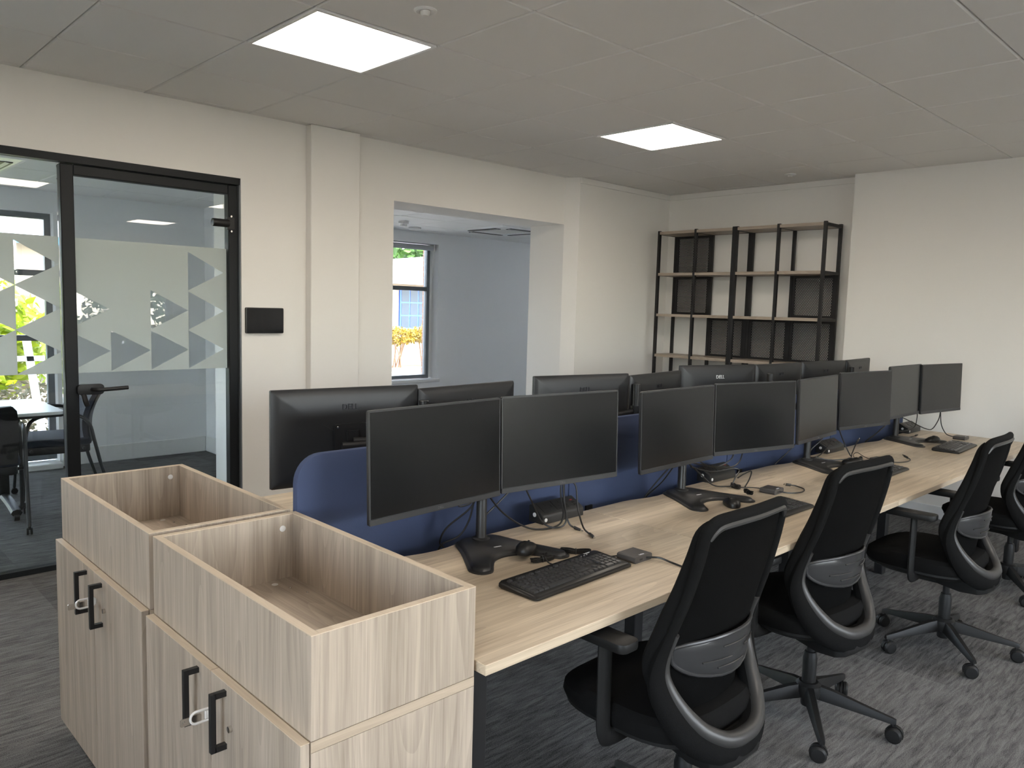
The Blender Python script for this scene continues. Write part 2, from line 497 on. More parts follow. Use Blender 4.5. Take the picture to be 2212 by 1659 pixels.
# left wall (glazed side): piers, lintels, wall beyond the opening; thick 0.4
wl = MB()
wl.box(-4.6, -3.5, 2.46, 2.86, 0, H)
wl.box(-3.5, -0.046, 2.46, 2.86, 2.245, H)
wl.box(-0.046, 1.09, 2.46, 2.86, 0, H)
wl.box(1.09, 2.9, 2.46, 2.86, 2.24, H)
wl.prism([(2.89, 2.46), (2.95, 2.34), (6.6, 2.34), (6.6, 2.86), (2.88, 2.86)], 0, H)
struct('wall_left', wl, 'wall')
struct('trim_1', MB().box(0.395, 0.762, 2.39, 2.46, 0, H).bevel(0.004, 1), 'wall', label='square boxed column standing proud of the glazed wall')
wr = MB()
wr.box(4.15, 4.6, -6.2, 0.484, 0, H)
struct('wall_right', wr, 'wall')
struct('wall_end', MB().box(4.285, 4.6, 0.484, 2.34, 0, H), 'wall')
tr = MB()
tr.box(2.945, 4.285, 2.326, 2.34, H-0.05, H-0.002); tr.box(4.271, 4.285, 0.484, 2.326, H-0.05, H-0.002)
struct('trim_2', tr, 'wall', label='narrow painted cornice under the ceiling of the shelf alcove')
# wall behind the camera with three windows, wall at the near end
wb = MB()
BW = [(-1.4, 0.6), (1.1, 2.7)]
BY = -5.9
xs = -4.6
for a, b_ in BW:
    wb.box(xs, a, BY-0.3, BY, 0, H); wb.box(a, b_, BY-0.3, BY, 0, 0.7); wb.box(a, b_, BY-0.3, BY, 2.35, H); xs = b_
wb.box(xs, 4.6, BY-0.3, BY, 0, H)
struct('wall_back', wb, 'wall')
struct('wall_near', MB().box(-4.9, -4.6, BY-0.3, -4.1, 0, H).box(-4.9, -4.6, -4.1, -1.5, 0, 0.7).box(-4.9, -4.6, -4.1, -1.5, 2.35, H).box(-4.9, -4.6, -1.5, 4.3, 0, H).box(-4.9, -4.6, 4.3, 5.3, 0, 0.25).box(-4.9, -4.6, 4.3, 5.3, 2.25, H).box(-4.9, -4.6, 5.3, 5.69, 0, H), 'wall')
# facade of the two side rooms
FY = 5.41
MWX = (-4.2, -0.36)          # meeting room window, widened to the left out of view for more daylight
RWX = (1.35, 3.85)            # window beyond the opening; its hidden left part is added for daylight
RWX2 = (5.6, 6.45)
fa = MB()
def fac(x0, x1, z0, z1): fa.box(x0, x1, FY, 5.69, z0, z1)
fac(-4.6, MWX[0], 0, H); fac(MWX[0], MWX[1], 0, 0.03); fac(MWX[0], MWX[1], 2.2, H)
fac(MWX[1], RWX[0], 0, H)
for a, b_ in (RWX, RWX2):
    fac(a, b_, 0, 0.56); fac(a, b_, 2.25, H)
fac(RWX[1], RWX2[0], 0, H); fac(RWX2[1], 6.7, 0, H)
struct('wall_facade', fa, 'wall_cool')
struct('wall_partition', MB().box(0.946, 1.05, 2.86, FY, 0, H), 'wall_cool')
struct('wall_far', MB().box(6.5, 6.7, 2.86, FY, 0, H), 'wall_cool')
# lower ceilings of the side rooms, with tiles where they show
def low_ceiling(name, x0, x1, nx, ny):
    c = struct(name, MB().box(x0, x1, 2.86, FY, CZ+0.0125, CZ+0.05), 'grid')
    for i in range(nx[0], nx[1]):
        for j in range(ny[0], ny[1]):
            ax, ay = max(0.6*i, x0), max(0.6*j, 2.86)
            bx_, by = min(0.6*i+0.6, x1), min(0.6*j+0.6, FY)
            if bx_-ax < 0.02 or by-ay < 0.02: continue
            key = (round(bx_-ax, 3), round(by-ay, 3))
            if key not in tcache: tcache[key] = tile_mesh(*key)
            t = link('ceiling_tile', tcache[key], c); t.location = (ax, ay, CZ-H)
low_ceiling('ceiling_meeting', -4.6, 0.946, (-4, 2), (4, 10))
low_ceiling('ceiling_annex', 1.05, 6.5, (2, 9), (4, 10))
# baseboards
def bb(name, boxes):
    b = MB()
    for q in boxes: b.box(*q)
    b.bevel(0.004, 1); struct(name, b, 'white')
bb('baseboard_right', [(4.135, 4.15, -5.88, 0.48, 0, 0.1)])
bb('baseboard_left', [(-0.03, 0.39, 2.445, 2.46, 0, 0.1), (0.77, 1.08, 2.445, 2.46, 0, 0.1), (2.97, 4.27, 2.325, 2.34, 0, 0.1)])
bb('baseboard_meeting', [(MWX[1]+0.02, 0.93, 5.395, FY, 0, 0.15), (0.931, 0.946, 2.88, 5.395, 0, 0.15)])

# windows
def window(name, x0, x1, z0, z1, yf, transoms=(), mulls=(), fr=0.05, mat='grey_frame', sill=True, d=0.06, label=None, side=-1):
    root = MB(); 
    root.box(x0, x0+fr, yf, yf+d, z0, z1).box(x1-fr, x1, yf, yf+d, z0, z1).box(x0+fr, x1-fr, yf, yf+d, z0, z0+fr).box(x0+fr, x1-fr, yf, yf+d, z1-fr, z1)
    f = struct(name, root, mat, label=label)
    for z in transoms: MB().box(x0+fr, x1-fr, yf+0.002, yf+d-0.002, z-0.025, z+0.025).build('transom', mat, f)
    for x in mulls: MB().box(x-0.02, x+0.02, yf+0.004, yf+d-0.004, z0+fr, z1-fr).build('mullion', mat, f)
    MB().box(x0+fr-0.005, x1-fr+0.005, yf+d*0.45, yf+d*0.45+0.006, z0+fr-0.005, z1-fr+0.005).build('pane', 'wglass', f)
    if sill: MB().box(x0-0.02, x1+0.02, min(yf, yf+side*0.2), max(yf, yf+side*0.2), z0-0.025, z0).bevel(0.004, 1).build('window_sill', 'white', f)
    return f
window('window_1', MWX[0], MWX[1], 0.055, 2.2, 5.50, (1.69, 1.13, 0.53), (-1.2, -2.2, -3.2), side=0, sill=False, label='tall grey framed meeting room window onto the lime hedge')
tag(MB().box(MWX[0], MWX[1], 5.30, 5.50, 0.0, 0.05).bevel(0.006, 1).build('trim_3', 'white'), 'low white cill board under the meeting room window', kind='structure')
rw = window('window_2', RWX[0]-0.05, 3.80, 0.60, 2.24, 5.52, (1.705,), (3.0, 2.1), fr=0.045, sill=False, label='grey framed window seen through the wall opening')
MB().box(RWX[0], RWX[1]+0.03, 5.38, 5.52, 0.56, 0.60).bevel(0.006, 1).build('window_sill', 'white', rw)
MB().box(3.844, 3.8505, 5.412, 5.575, 0.60, 2.249).build('jamb_lining', 'white', rw)
MB().box(3.80, 3.844, 5.53, 5.57, 0.60, 2.249).build('jamb_filler', 'white', rw)
window('window_3', RWX2[0], RWX2[1], 0.60, 2.25, 5.52, (1.705,), (), sill=False)  # unseen extra window, added to bring daylight into the annex
for k, (a, b_) in enumerate(BW):
    window('window_%d' % (k+4), a, b_, 0.7, 2.35, BY-0.2, (), ((a+b_)/2,), fr=0.06, side=1)
sw = struct('window_8', MB().box(-4.78, -4.72, 4.3, 4.36, 0.25, 2.25).box(-4.78, -4.72, 5.24, 5.3, 0.25, 2.25).box(-4.78, -4.72, 4.36, 5.24, 0.25, 0.31).box(-4.78, -4.72, 4.36, 5.24, 2.19, 2.25), 'grey_frame', label='added side window out of view, brightening the meeting room')  # invented window out of view, lets more daylight into the meeting room
MB().box(-4.754, -4.748, 4.355, 5.245, 0.305, 2.195).build('pane', 'wglass', sw)
sw = struct('window_6', MB().box(-4.78, -4.72, -4.1, -4.04, 0.7, 2.35).box(-4.78, -4.72, -1.56, -1.5, 0.7, 2.35).box(-4.78, -4.72, -4.04, -1.56, 0.7, 0.76).box(-4.78, -4.72, -4.04, -1.56, 2.29, 2.35).box(-4.77, -4.73, -2.83, -2.77, 0.76, 2.29), 'grey_frame', label='added office window out of view in the near end wall, for side daylight')  # added out of view to lighten faces turned to the near end
MB().box(-4.754, -4.748, -4.045, -1.555, 0.755, 2.295).build('pane', 'wglass', sw)
# roller blind in the annex window
rb = thing('roller_blind', 'rolled up grey roller blind at the head of the annex window', 'blind')
MB().cyl((0, 5.47, 2.205), 0.032, 1.4, 3.79, 16, 'x').build('blind_roll', 'blind', rb, True)
MB().box(3.79, 3.815, 5.435, 5.505, 2.165, 2.245).bevel(0.005).build('bracket', 'offwhite', rb)
for dx in (0, 0.02):
    MB().tube(spline([(3.80, 5.44+dx, 2.18), (3.78-dx, 5.42, 1.9), (3.74, 5.44, 1.62)], 6), 0.0022, 5).build('chain', 'offwhite', rb)

# ------------------------------------------------------------------ glazed partition and door
GY = 2.525
def film(name, parent, x0, x1, z0, z1, cols):
    # each column: (left edge, list of triangle centre heights); the rest of the band is solid film
    b = MB(); ya, yb = GY-0.0076, GY-0.0070
    def poly(p): b.prism(p, ya, yb, axis=1)
    x = x0
    for xb, zs in sorted(cols):
        xa, xe = max(xb, x0), min(xb+P_, x1)
        if xa > x+1e-5: poly([(x, z0), (xa, z0), (xa, z1), (x, z1)])
        z = z0
        for zc in sorted(zs):
            lo, hi = zc-R_/2, zc+R_/2
            if lo > z+1e-5: poly([(xa, z), (xe, z), (xe, lo), (xa, lo)])
            k0 = (xa-xb)/P_; h = R_/2*(1-k0)
            if k0 > 0: poly([(xa, lo), (xe, lo), (xe, zc), (xa, zc-h)]); poly([(xa, hi), (xa, zc+h), (xe, zc), (xe, hi)])
            else: poly([(xa, lo), (xe, lo), (xe, zc)]); poly([(xa, hi), (xe, zc), (xe, hi)])
            z = hi
        if z1 > z+1e-5: poly([(xa, z), (xe, z), (xe, z1), (xa, z1)])
        x = xe
    if x1 > x+1e-5: poly([(x, z0), (x1, z0), (x1, z1), (x, z1)])
    return b.build(name, 'frost', parent)
P_, R_ = 0.216, 0.229
ZR = lambda *r: [1.199+0.2345*q for q in r]
part = struct('window_7', MB().box(-3.5, -0.05, 2.465, 2.53, 2.205, 2.245).box(-3.5, -1.03, 2.49, 2.545, 0.0, 0.03).box(-3.5, -3.46, 2.49, 2.545, 0.03, 2.205), 'frame', label='black framed fixed glass partition with frosted triangle band')
for a, b_ in ((-3.46, -2.26), (-2.24, -1.035)):
    MB().box(a, b_, GY-0.005, GY+0.005, 0.03, 2.205).build('pane', 'glass', part)
MB().box(-2.26, -2.24, 2.50, 2.545, 0.03, 2.205).build('mullion', 'frame', part)
film('frosted_band', part, -2.235, -1.037, 1.08, 1.815, [(-1.246, ZR(0, 1, 2)), (-1.246-P_-0.002, ZR(0.5, 1.5)), (-1.246-2*P_-0.004, ZR(0, 1)), (-1.246-3*P_-0.006, ZR(0.5))])
door = struct('door_1', MB().box(-1.03, -0.965, 2.485, 2.545, 0.008, 2.2).box(-0.115, -0.055, 2.485, 2.545, 0.008, 2.2).box(-0.965, -0.115, 2.485, 2.545, 2.145, 2.2).box(-0.965, -0.115, 2.485, 2.545, 0.008, 0.07).bevel(0.004, 1), 'frame', label='black framed glass door with frosted triangle band')
MB().box(-0.968, -0.112, GY-0.005, GY+0.005, 0.068, 2.148).build('pane', 'glass', door)
film('frosted_band', door, -0.964, -0.116, 1.08, 1.815, [(-1.006, ZR(0, 1)), (-0.788, ZR(0)), (-0.570, ZR(0, 1)), (-0.352, ZR(0, 1, 2))])
hd = MB().prism(rrect(-0.98, -0.845, 0.962, 1.02, 0.02), 2.455, 2.487, axis=1)
hd.bevel(0.004, 2).build('lock_case', 'black', door, True)
MB().tube(spline([(-0.905, 2.46, 0.992), (-0.9, 2.425, 0.992), (-0.87, 2.412, 0.992), (-0.735, 2.412, 0.998)], 6), 0.011, 10).build('lever_handle', 'black', door, True)
MB().tube(spline([(-0.95, 2.455, 0.965), (-0.945, 2.445, 0.93), (-0.935, 2.45, 0.905)], 5), [0.014]*11, 8).build('thumb_turn', 'black', door, True)
hg = MB().cyl((0, 2.468, 1.967), 0.024, -0.222, -0.12, 18, 'x'); hg.bevel(0.003, 2)
hg.build('pivot_cylinder', 'black', door, True)
MB().box(-0.13, -0.085, 2.46, 2.488, 1.93, 2.005).bevel(0.004).build('pivot_plate', 'black', door)
for z in (1.922, 2.012): MB().cyl((-0.098, 0, z), 0.006, 2.478, 2.486, 10, 'y').build('screw', 'chrome', door)
# frame upright against the jamb
struct('trim_4', MB().box(-0.055, -0.046, 2.465, 2.56, 0, 2.245), 'grey_frame', label='thin grey reveal strip beside the glass door')

# ================================================================== CEILING FITTINGS
LBL = {(-0.3, 0.9): 'lit square ceiling light panel nearest above the glass door', (2.1, 0.9): 'lit square ceiling light panel above the far desks',
 (-2.7, 0.9): 'square ceiling light panel at the near end of the front row', (-0.3, -2.1): 'square ceiling light panel mirrored at the edge of the fixed glass pane',
 (2.1, -2.1): 'square ceiling light panel mirrored beside the door pivot', (-2.7, -2.1): 'square ceiling light panel above the camera side',
 (-0.3, -5.1): 'square ceiling light panel in the middle by the back windows', (2.1, -5.1): 'square ceiling light panel mirrored in the middle of the door glass', (-2.7, -5.1): 'square ceiling light panel in the back near corner'}
for lx, ly in LIGHTS:
    t = thing('ceiling_light', LBL[(lx, ly)], 'ceiling light', (lx, ly, 0), group='recessed light panels')
    fr = MB()
    for a in ((-0.297, 0.297, -0.297, -0.28), (-0.297, 0.297, 0.28, 0.297), (-0.297, -0.28, -0.28, 0.28), (0.28, 0.297, -0.28, 0.28)): fr.box(*a, 2.634, 2.6525)
    fr.build('light_frame', 'white', t)
    MB().box(-0.28, 0.28, -0.28, 0.28, 2.638, 2.645).build('diffuser', 'panel', t)
def disc(name, label, cat, loc, prof, mat='white'):
    t = thing(name, label, cat, loc)
    return t
t = thing('ceiling_sensor', 'round white recessed sensor beside the big near light panel', 'sensor', (-0.293, 0.305, 2.64))
MB().lathe([(0.045, 0.0), (0.045, -0.004), (0.036, -0.008), (0.026, -0.004)], seg=28).build('flange', 'white', t, True)
MB().lathe([(0.020, -0.004), (0.019, -0.014), (0.012, -0.022), (0.0, -0.024)], seg=20).build('lens', 'offwhite', t, True)
t = thing('ceiling_sensor', 'small white sensor in the far ceiling near the shelf alcove', 'sensor', (3.847, 0.881, 2.64))
MB().lathe([(0.045, 0.0), (0.045, -0.005), (0.03, -0.012)], seg=24).build('flange', 'white', t, True)
MB().lathe([(0.018, -0.011), (0.014, -0.022), (0.0, -0.024)], seg=16).build('lens', 'offwhite', t, True)
t = thing('smoke_detector', 'white smoke detector with vents on the annex ceiling', 'detector', (2.726, 4.598, CZ))
MB().lathe([(0.055, 0), (0.055, -0.025), (0.045, -0.032)], seg=24).build('base', 'white', t, True)
MB().lathe([(0.036, -0.03), (0.036, -0.05), (0.022, -0.058)], seg=20).build('sensing_head', 'offwhite', t, True)
t = thing('ceiling_downlight', 'slim round white fitting next to the smoke detector', 'light', (3.183, 5.015, CZ))
MB().lathe([(0.07, 0), (0.07, -0.02), (0.06, -0.028)], seg=28).build('rim', 'white', t, True)
MB().lathe([(0.055, -0.027), (0.05, -0.031), (0, -0.032)], seg=24).build('diffuser', 'offwhite', t, True)
def cassette(name, label, loc, s=0.42):
    t = thing(name, label, 'air conditioner', loc)
    b = MB(); b.rings([[(x*s*k, y*s*k, z) for x, y in ((-1, -1), (1, -1), (1, 1), (-1, 1))] for k, z in ((1, 0), (1, -0.008), (0.9, -0.02), (0.55, -0.022), (0.5, -0.012))])
    b.build('fascia', 'white', t)
    for k in range(4):
        c, s_ = math.cos(k*math.pi/2), math.sin(k*math.pi/2)
        b = MB(); b.obox((c*s*0.74, s_*s*0.74, -0.022), ((c, s_, 0), (-s_, c, 0), (0, 0, 1)), (s*0.10, s*0.55, 0.004)); b.build('air_outlet', 'black', t)
        b = MB(); b.obox((c*s*0.76, s_*s*0.76, -0.027), ((c, s_, -0.2), (-s_, c, 0), (0.2*c, 0.2*s_, 1)), (s*0.03, s*0.55, 0.002)); b.build('louvre', 'offwhite', t)
    b = MB()
    for k in range(9): b.box(-s*0.45, s*0.45, -s*0.45+k*s*0.1125-0.004, -s*0.45+k*s*0.1125+0.004, -0.016, -0.012)
    b.build('grille', 'offwhite', t)
cassette('ceiling_cassette', 'square white air conditioning cassette in the annex ceiling', (3.95, 4.35, CZ))
cassette('ceiling_cassette', 'square air conditioning cassette in the meeting room ceiling', (-1.32, 4.05, CZ))

# room booking tablet
t = thing('booking_tablet', 'black wall mounted tablet beside the glass door', 'tablet', (0.10, 2.46, 1.379))
MB().prism(rrect(-0.126, 0.126, -0.081, 0.081, 0.008), -0.022, 0, axis=1).bevel(0.002).build('case', 'plastic', t, True)
MB().prism(rrect(-0.122, 0.122, -0.077, 0.077, 0.006), -0.0235, -0.0215, axis=1).build('screen', 'tablet', t)

# ================================================================== BENCH DESK
DX0, DY0, DZ = -1.10, -1.01, 0.72
bench = thing('bench_desk', 'long eight place bench desk with light ash tops and black frame', 'desk', (0, 0, 0))
def top_poly(near):
    # inner edge has a shallow cable scoop in the middle
    e, sc = 0.735, 0.03
    pts = [(0.0015, 0), (1.1985, 0), (1.1985, e)]
    for k in range(9):
        a = k/8; x = 0.62-0.40*a
        pts.append((x, e-sc*0.5*(1-math.cos(2*math.pi*a))))
    pts.append((0.0015, e))
    return pts
tp = top_poly(True)
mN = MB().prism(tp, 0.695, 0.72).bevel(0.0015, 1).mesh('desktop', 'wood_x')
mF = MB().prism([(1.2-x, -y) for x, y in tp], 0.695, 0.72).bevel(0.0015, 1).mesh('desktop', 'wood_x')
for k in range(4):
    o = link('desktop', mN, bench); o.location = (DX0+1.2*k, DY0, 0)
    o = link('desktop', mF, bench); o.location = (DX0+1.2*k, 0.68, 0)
for side in (0, 1):
    ya, yb = (-0.93, -0.20) if side == 0 else (-0.12, 0.62)
    for k in range(5):
        x = DX0+1.2*k
        x = min(max(x, DX0+0.035), DX0+4.8-0.035)
        inner = 0 < k < 4
        yl = (ya if not inner else -0.52) if side == 0 else (yb if not inner else 0.18)
        MB().box(x-0.025, x+0.025, yl-0.025, yl+0.025, 0.0, 0.66).bevel(0.003, 1).build('leg', 'black', bench)
        MB().box(x-0.025, x+0.025, ya-0.03, yb+0.03, 0.66, 0.694).build('cross_rail', 'black', bench)
    y = -0.50 if side == 0 else 0.2
    MB().box(DX0+0.07, DX0+4.73, y-0.02, y+0.02, 0.62, 0.659).build('long_rail', 'black', bench)
for k in range(4):
    MB().box(DX0+1.2*k+0.12, DX0+1.2*k+1.08, -0.235, -0.225, 0.52, 0.64).box(DX0+1.2*k+0.12, DX0+1.2*k+1.08, -0.225, -0.10, 0.52, 0.53).build('cable_tray', 'black', bench)

# blue privacy screens
for k in range(4):
    x0, x1 = DX0+1.2*k+0.002, DX0+1.2*(k+1)-0.002
    t = thing('desk_screen', ['blue fabric desk screen with rounded corner next to the storage boxes', 'blue fabric desk screen behind the second monitor pair', 'blue fabric desk screen behind the third monitor pair', 'blue fabric desk screen at the far end of the bench'][k], 'divider', (0, -0.16, 0), group='blue screens along the bench')
    poly = [(x0, 0.655), (x1, 0.655)]
    def corner(cx, cz, a0, r):
        return [(cx+r*math.cos(math.radians(a0+90*q/8)), cz+r*math.sin(math.radians(a0+90*q/8))) for q in range(9)]
    poly += corner(x1-0.085, 1.053-0.085, 0, 0.085) if k == 3 else [(x1, 1.053)]
    poly += corner(x0+0.085, 1.053-0.085, 90, 0.085) if k == 0 else [(x0, 1.053)]
    MB().prism(poly, -0.014, 0.014, axis=1).bevel(0.006, 2, 50).build('fabric_panel', 'blue', t, True)
    for x in (x0+0.12, x1-0.12):
        MB().box(x-0.02, x+0.02, -0.022, 0.022, 0.645, 0.70).build('clamp', 'black', t)

# ================================================================== STORAGE CABINETS AND OPEN BOXES
def cabinet(y0, y1, label):
    cx = -1.11
    t = thing('storage_cabinet', label, 'cabinet', (cx, (y0+y1)/2, 0), group='low cabinets at the bench end')
    d = (y1-y0)/2
    T = 0.018
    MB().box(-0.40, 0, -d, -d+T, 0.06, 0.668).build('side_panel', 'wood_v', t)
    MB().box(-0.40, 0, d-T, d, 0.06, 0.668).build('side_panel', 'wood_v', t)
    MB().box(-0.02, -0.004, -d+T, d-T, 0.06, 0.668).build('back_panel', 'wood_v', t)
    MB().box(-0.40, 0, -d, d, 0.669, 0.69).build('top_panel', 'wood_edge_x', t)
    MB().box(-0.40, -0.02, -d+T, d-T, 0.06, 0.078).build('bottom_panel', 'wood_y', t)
    MB().box(-0.37, -0.03, -d+0.03, d-0.03, 0.0, 0.06).build('plinth', 'black', t)
    for s in (-1, 1):
        a, b = (0.0015, d-0.001) if s > 0 else (-d+0.001, -0.0015)
        dr = MB().box(-0.421, -0.402, a, b, 0.062, 0.69).bevel(0.001, 1).build('door', 'wood_v2', t)
        MB().box(-0.4208, -0.4022, a+0.0003, b-0.0003, 0.6895, 0.6908).build('edge_strip', 'wood_edge', dr)
        yh = s*0.072+(-0.005)
        h = MB()
        h.box(-0.455, -0.444, yh-0.006, yh+0.006, 0.545, 0.675)
        h.box(-0.446, -0.420, yh-0.006, yh+0.006, 0.545, 0.557); h.box(-0.446, -0.420, yh-0.006, yh+0.006, 0.663, 0.675)
        h.build('handle', 'black', dr)
    # clear hasp standing out from the right-hand door beside the seam
    lt = MB().prism(rrect(-0.497, -0.452, 0.596, 0.613, 0.003, 3), -0.0265, -0.0245, axis=1).build('latch_plate', 'chrome', t)
    rt_ = [(q[0], -0.0265, q[1]) for q in rrect(-0.476, -0.424, 0.594, 0.620, 0.0125, 6)]
    MB().tube(rt_, 0.0028, 6, True).build('clear_hasp', 'clear', lt, True)
    MB().box(-0.445, -0.422, -0.029, -0.024, 0.598, 0.616).bevel(0.001, 1).build('clear_strap', 'clear', lt)
    MB().cyl((-0.489, 0, 0.604), 0.003, -0.0285, -0.0265, 10, 'y').build('rivet', 'chrome', lt)
    MB().cyl((0, -0.105, 0.60), 0.007, -0.428, -0.42, 12, 'x').build('lock_stud', 'chrome', t, True)
    return t
cabinet(-0.985, -0.187, 'light ash two door cabinet nearest the camera at the bench end')
cabinet(-0.157, 0.66, 'light ash two door cabinet further left, nearer the glass partition')
def openbox(y0, y1, label):
    t = thing('open_box', label, 'planter box', (-1.11, (y0+y1)/2, 0.691), group='open wooden boxes on the cabinets')
    d = (y1-y0)/2; T = 0.018; h = 0.203
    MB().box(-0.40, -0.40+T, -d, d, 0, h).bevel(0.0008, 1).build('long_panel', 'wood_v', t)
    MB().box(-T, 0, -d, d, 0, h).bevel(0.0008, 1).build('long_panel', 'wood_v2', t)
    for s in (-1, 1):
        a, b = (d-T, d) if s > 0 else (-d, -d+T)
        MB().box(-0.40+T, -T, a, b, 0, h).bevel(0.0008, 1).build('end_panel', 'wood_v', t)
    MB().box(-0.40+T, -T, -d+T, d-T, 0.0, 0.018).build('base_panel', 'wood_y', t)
    # lipping on the rim
    for q in ((-0.40, -0.40+T, -d, d), (-T, 0, -d, d), (-0.40+T, -T, -d, -d+T), (-0.40+T, -T, d-T, d)):
        MB().box(q[0]+0.0002, q[1]-0.0002, q[2]+0.0002, q[3]-0.0002, h-0.0005, h+0.0012).build('edge_strip', 'wood_edge', t)
    for x in (-0.35, -0.05):
        MB().lathe([(0.009, 0), (0.009, -0.0015), (0.006, -0.003)], (x, d-T, 0.165), 14, 'y').build('screw_cap', 'offwhite', t, True)
    for x in (-0.36, -0.09):
        MB().lathe([(0.009, 0), (0.009, 0.0012), (0.006, 0.0025)], (x, d-0.05, 0.018), 14, 'z').build('screw_cap', 'offwhite', t, True)
    for x, y in ((-0.07, d-0.10), (-0.05, d-0.16)):
        MB().lathe([(0.004, 0), (0.004, 0.001), (0.002, 0.0025)], (x, y, 0.018), 10, 'z').build('screw', 'chrome', t, True)
openbox(-0.985, -0.187, 'open light ash box on the nearer cabinet beside the desk')
openbox(-0.157, 0.66, 'open light ash box on the cabinet nearer the glass partition')

# ================================================================== MONITORS AND STANDS
def make_monitor():
    # local: centre of the front face, front faces -Y
    t = thing('monitor', 'x', 'monitor', group='monitors on the bench')
    W, Hh = 0.54, 0.325
    sh = MB()
    def rr(wd, hg, y, z=0): return [(x, y, q+z) for x, q in rrect(-wd/2, wd/2, -hg/2, hg/2, 0.006, 3)]
    sh.rings([rr(W, Hh, 0.0005), rr(W, Hh, 0.008), rr(W-0.008, Hh-0.008, 0.013), rr(W-0.06, Hh-0.05, 0.019), rr(W-0.13, Hh-0.10, 0.024), rr(W-0.20, Hh-0.15, 0.0265, -0.005), rr(0.2, 0.12, 0.0275, -0.01), rr(0.02, 0.01, 0.0275, -0.01)])
    sh.build('housing', 'monitor', t, True)
    MB().prism([(x, z) for x, z in rrect(-W/2, W/2, -Hh/2, Hh/2, 0.005, 3)], -0.002, 0.0008, axis=1).build('bezel', 'bezel', t)
    MB().box(-W/2+0.006, W/2-0.006, -0.0032, -0.0015, -Hh/2+0.019, Hh/2-0.006).build('screen', 'screen', t)
    c = MB().box(-W/2+0.001, W/2-0.001, -0.0045, -0.001, -Hh/2, -Hh/2+0.0175).bevel(0.001, 1).build('chin', 'bezel', t)
    text('logo', 'DELL', 0.0105, 'logo', c, (0, -0.0046, -Hh/2+0.009), (math.pi/2, 0, 0))
    text('rear_logo', 'DELL', 0.027, 'dark_logo', t, (0, 0.0250, 0.098), (math.pi/2+0.08, 0, math.pi), 0.0025)
    pl = MB()
    pl.prism(rrect(-0.062, 0.062, -0.082, 0.042, 0.008, 3), 0.0265, 0.040, axis=1)
    pl = pl.build('vesa_plate', 'black', t)
    for x in (-0.053, 0.053):
        for z in (-0.073, 0.033): MB().lathe([(0.0045, 0.040), (0.004, 0.043), (0.001, 0.044)], (x, 0, z), 10, 'y').build('screw', 'chrome', pl, True)
    MB().box(-0.02, 0.02, 0.040, 0.050, -0.05, 0.02).build('tilt_bracket', 'black', pl)
    lb = MB().box(0.0, 0.04, 0.0405, 0.0412, -0.062, -0.047).build('rating_label', 'offwhite', t)
    return t
proto_mon = make_monitor()
NEAR = [(-0.744, -0.395, 1.046, 4.6, 'leftmost pair, left monitor showing its dark screen, nearest the camera'),
 (-0.188, -0.391, 1.046, -6.5, 'right monitor of the nearest pair with a greenish dark screen'),
 (0.497, -0.414, 1.031, 1.4, 'left monitor of the second pair, screen facing the chairs'),
 (1.091, -0.434, 1.030, -12.3, 'right monitor of the second pair, screen facing the chairs'),
 (1.727, -0.438, 1.028, 4.6, 'left monitor of the third pair, narrow in view with brownish screen'),
 (2.377, -0.420, 1.031, -8.3, 'right monitor of the third pair, screen facing the chairs'),
 (2.972, -0.425, 1.049, 0.7, 'left monitor of the farthest pair, pale grey screen'),
 (3.494, -0.473, 1.045, -8.4, 'rightmost monitor of all, pale grey screen against the white wall')]
FARM = [(-0.773, 0.077, 1.054, -7.4, 'leftmost monitor, its black back facing us beside the glass door'),
 (-0.237, 0.07, 1.039, 6.5, 'monitor seen from behind just right of the leftmost one, in front of the wall opening'),
 (0.438, 0.07, 1.05, -10.5, 'monitor seen from behind, left of the second pair across the blue screen'),
 (0.993, 0.07, 1.038, 8.2, 'monitor seen from behind, right of the second pair across the blue screen'),
 (1.566, 0.07, 1.059, -15.9, 'monitor seen from behind with bright logo, below the shelf unit'),
 (2.257, 0.07, 1.047, -2.1, 'monitor seen from behind, right of the one with the bright logo'),
 (2.875, 0.07, 1.045, -5.4, 'monitor seen from behind, left of the farthest pair across the screen'),
 (3.421, 0.07, 1.045, 6.0, 'farthest monitor seen from behind, in front of the right wall')]
first = True
MONS = []
for lst, back in ((NEAR, 0), (FARM, 1)):
    for x, y, z, a, lab in lst:
        o = proto_mon if first else copy_tree(proto_mon)
        first = False
        place(o, (x, y, z), math.radians(a+180*back), lab, 'monitors facing the chairs' if not back else 'monitors seen from behind')
        o['category'] = 'monitor'
        if not back: o.rotation_euler = (-0.03, 0, math.radians(a))
        MONS.append((x, y, z, math.radians(a+180*back), back))
for o in bpy.data.objects:      # one rear logo is coloured white for the light it reflects
    if o.name.startswith('rear_logo') and o.parent and 'behind with bright logo' in o.parent.get('label', ''):
        o.data = o.data.copy(); o.data.materials.clear(); o.data.materials.append(M['print'])
def half_outline():
    h = [(0.0, 0.05), (0.05, 0.048), (0.085, 0.022), (0.118, -0.07), (0.166, -0.18), (0.182, -0.225), (0.165, -0.262), (0.125, -0.262), (0.09, -0.215), (0.055, -0.175), (0.0, -0.160)]
    return h
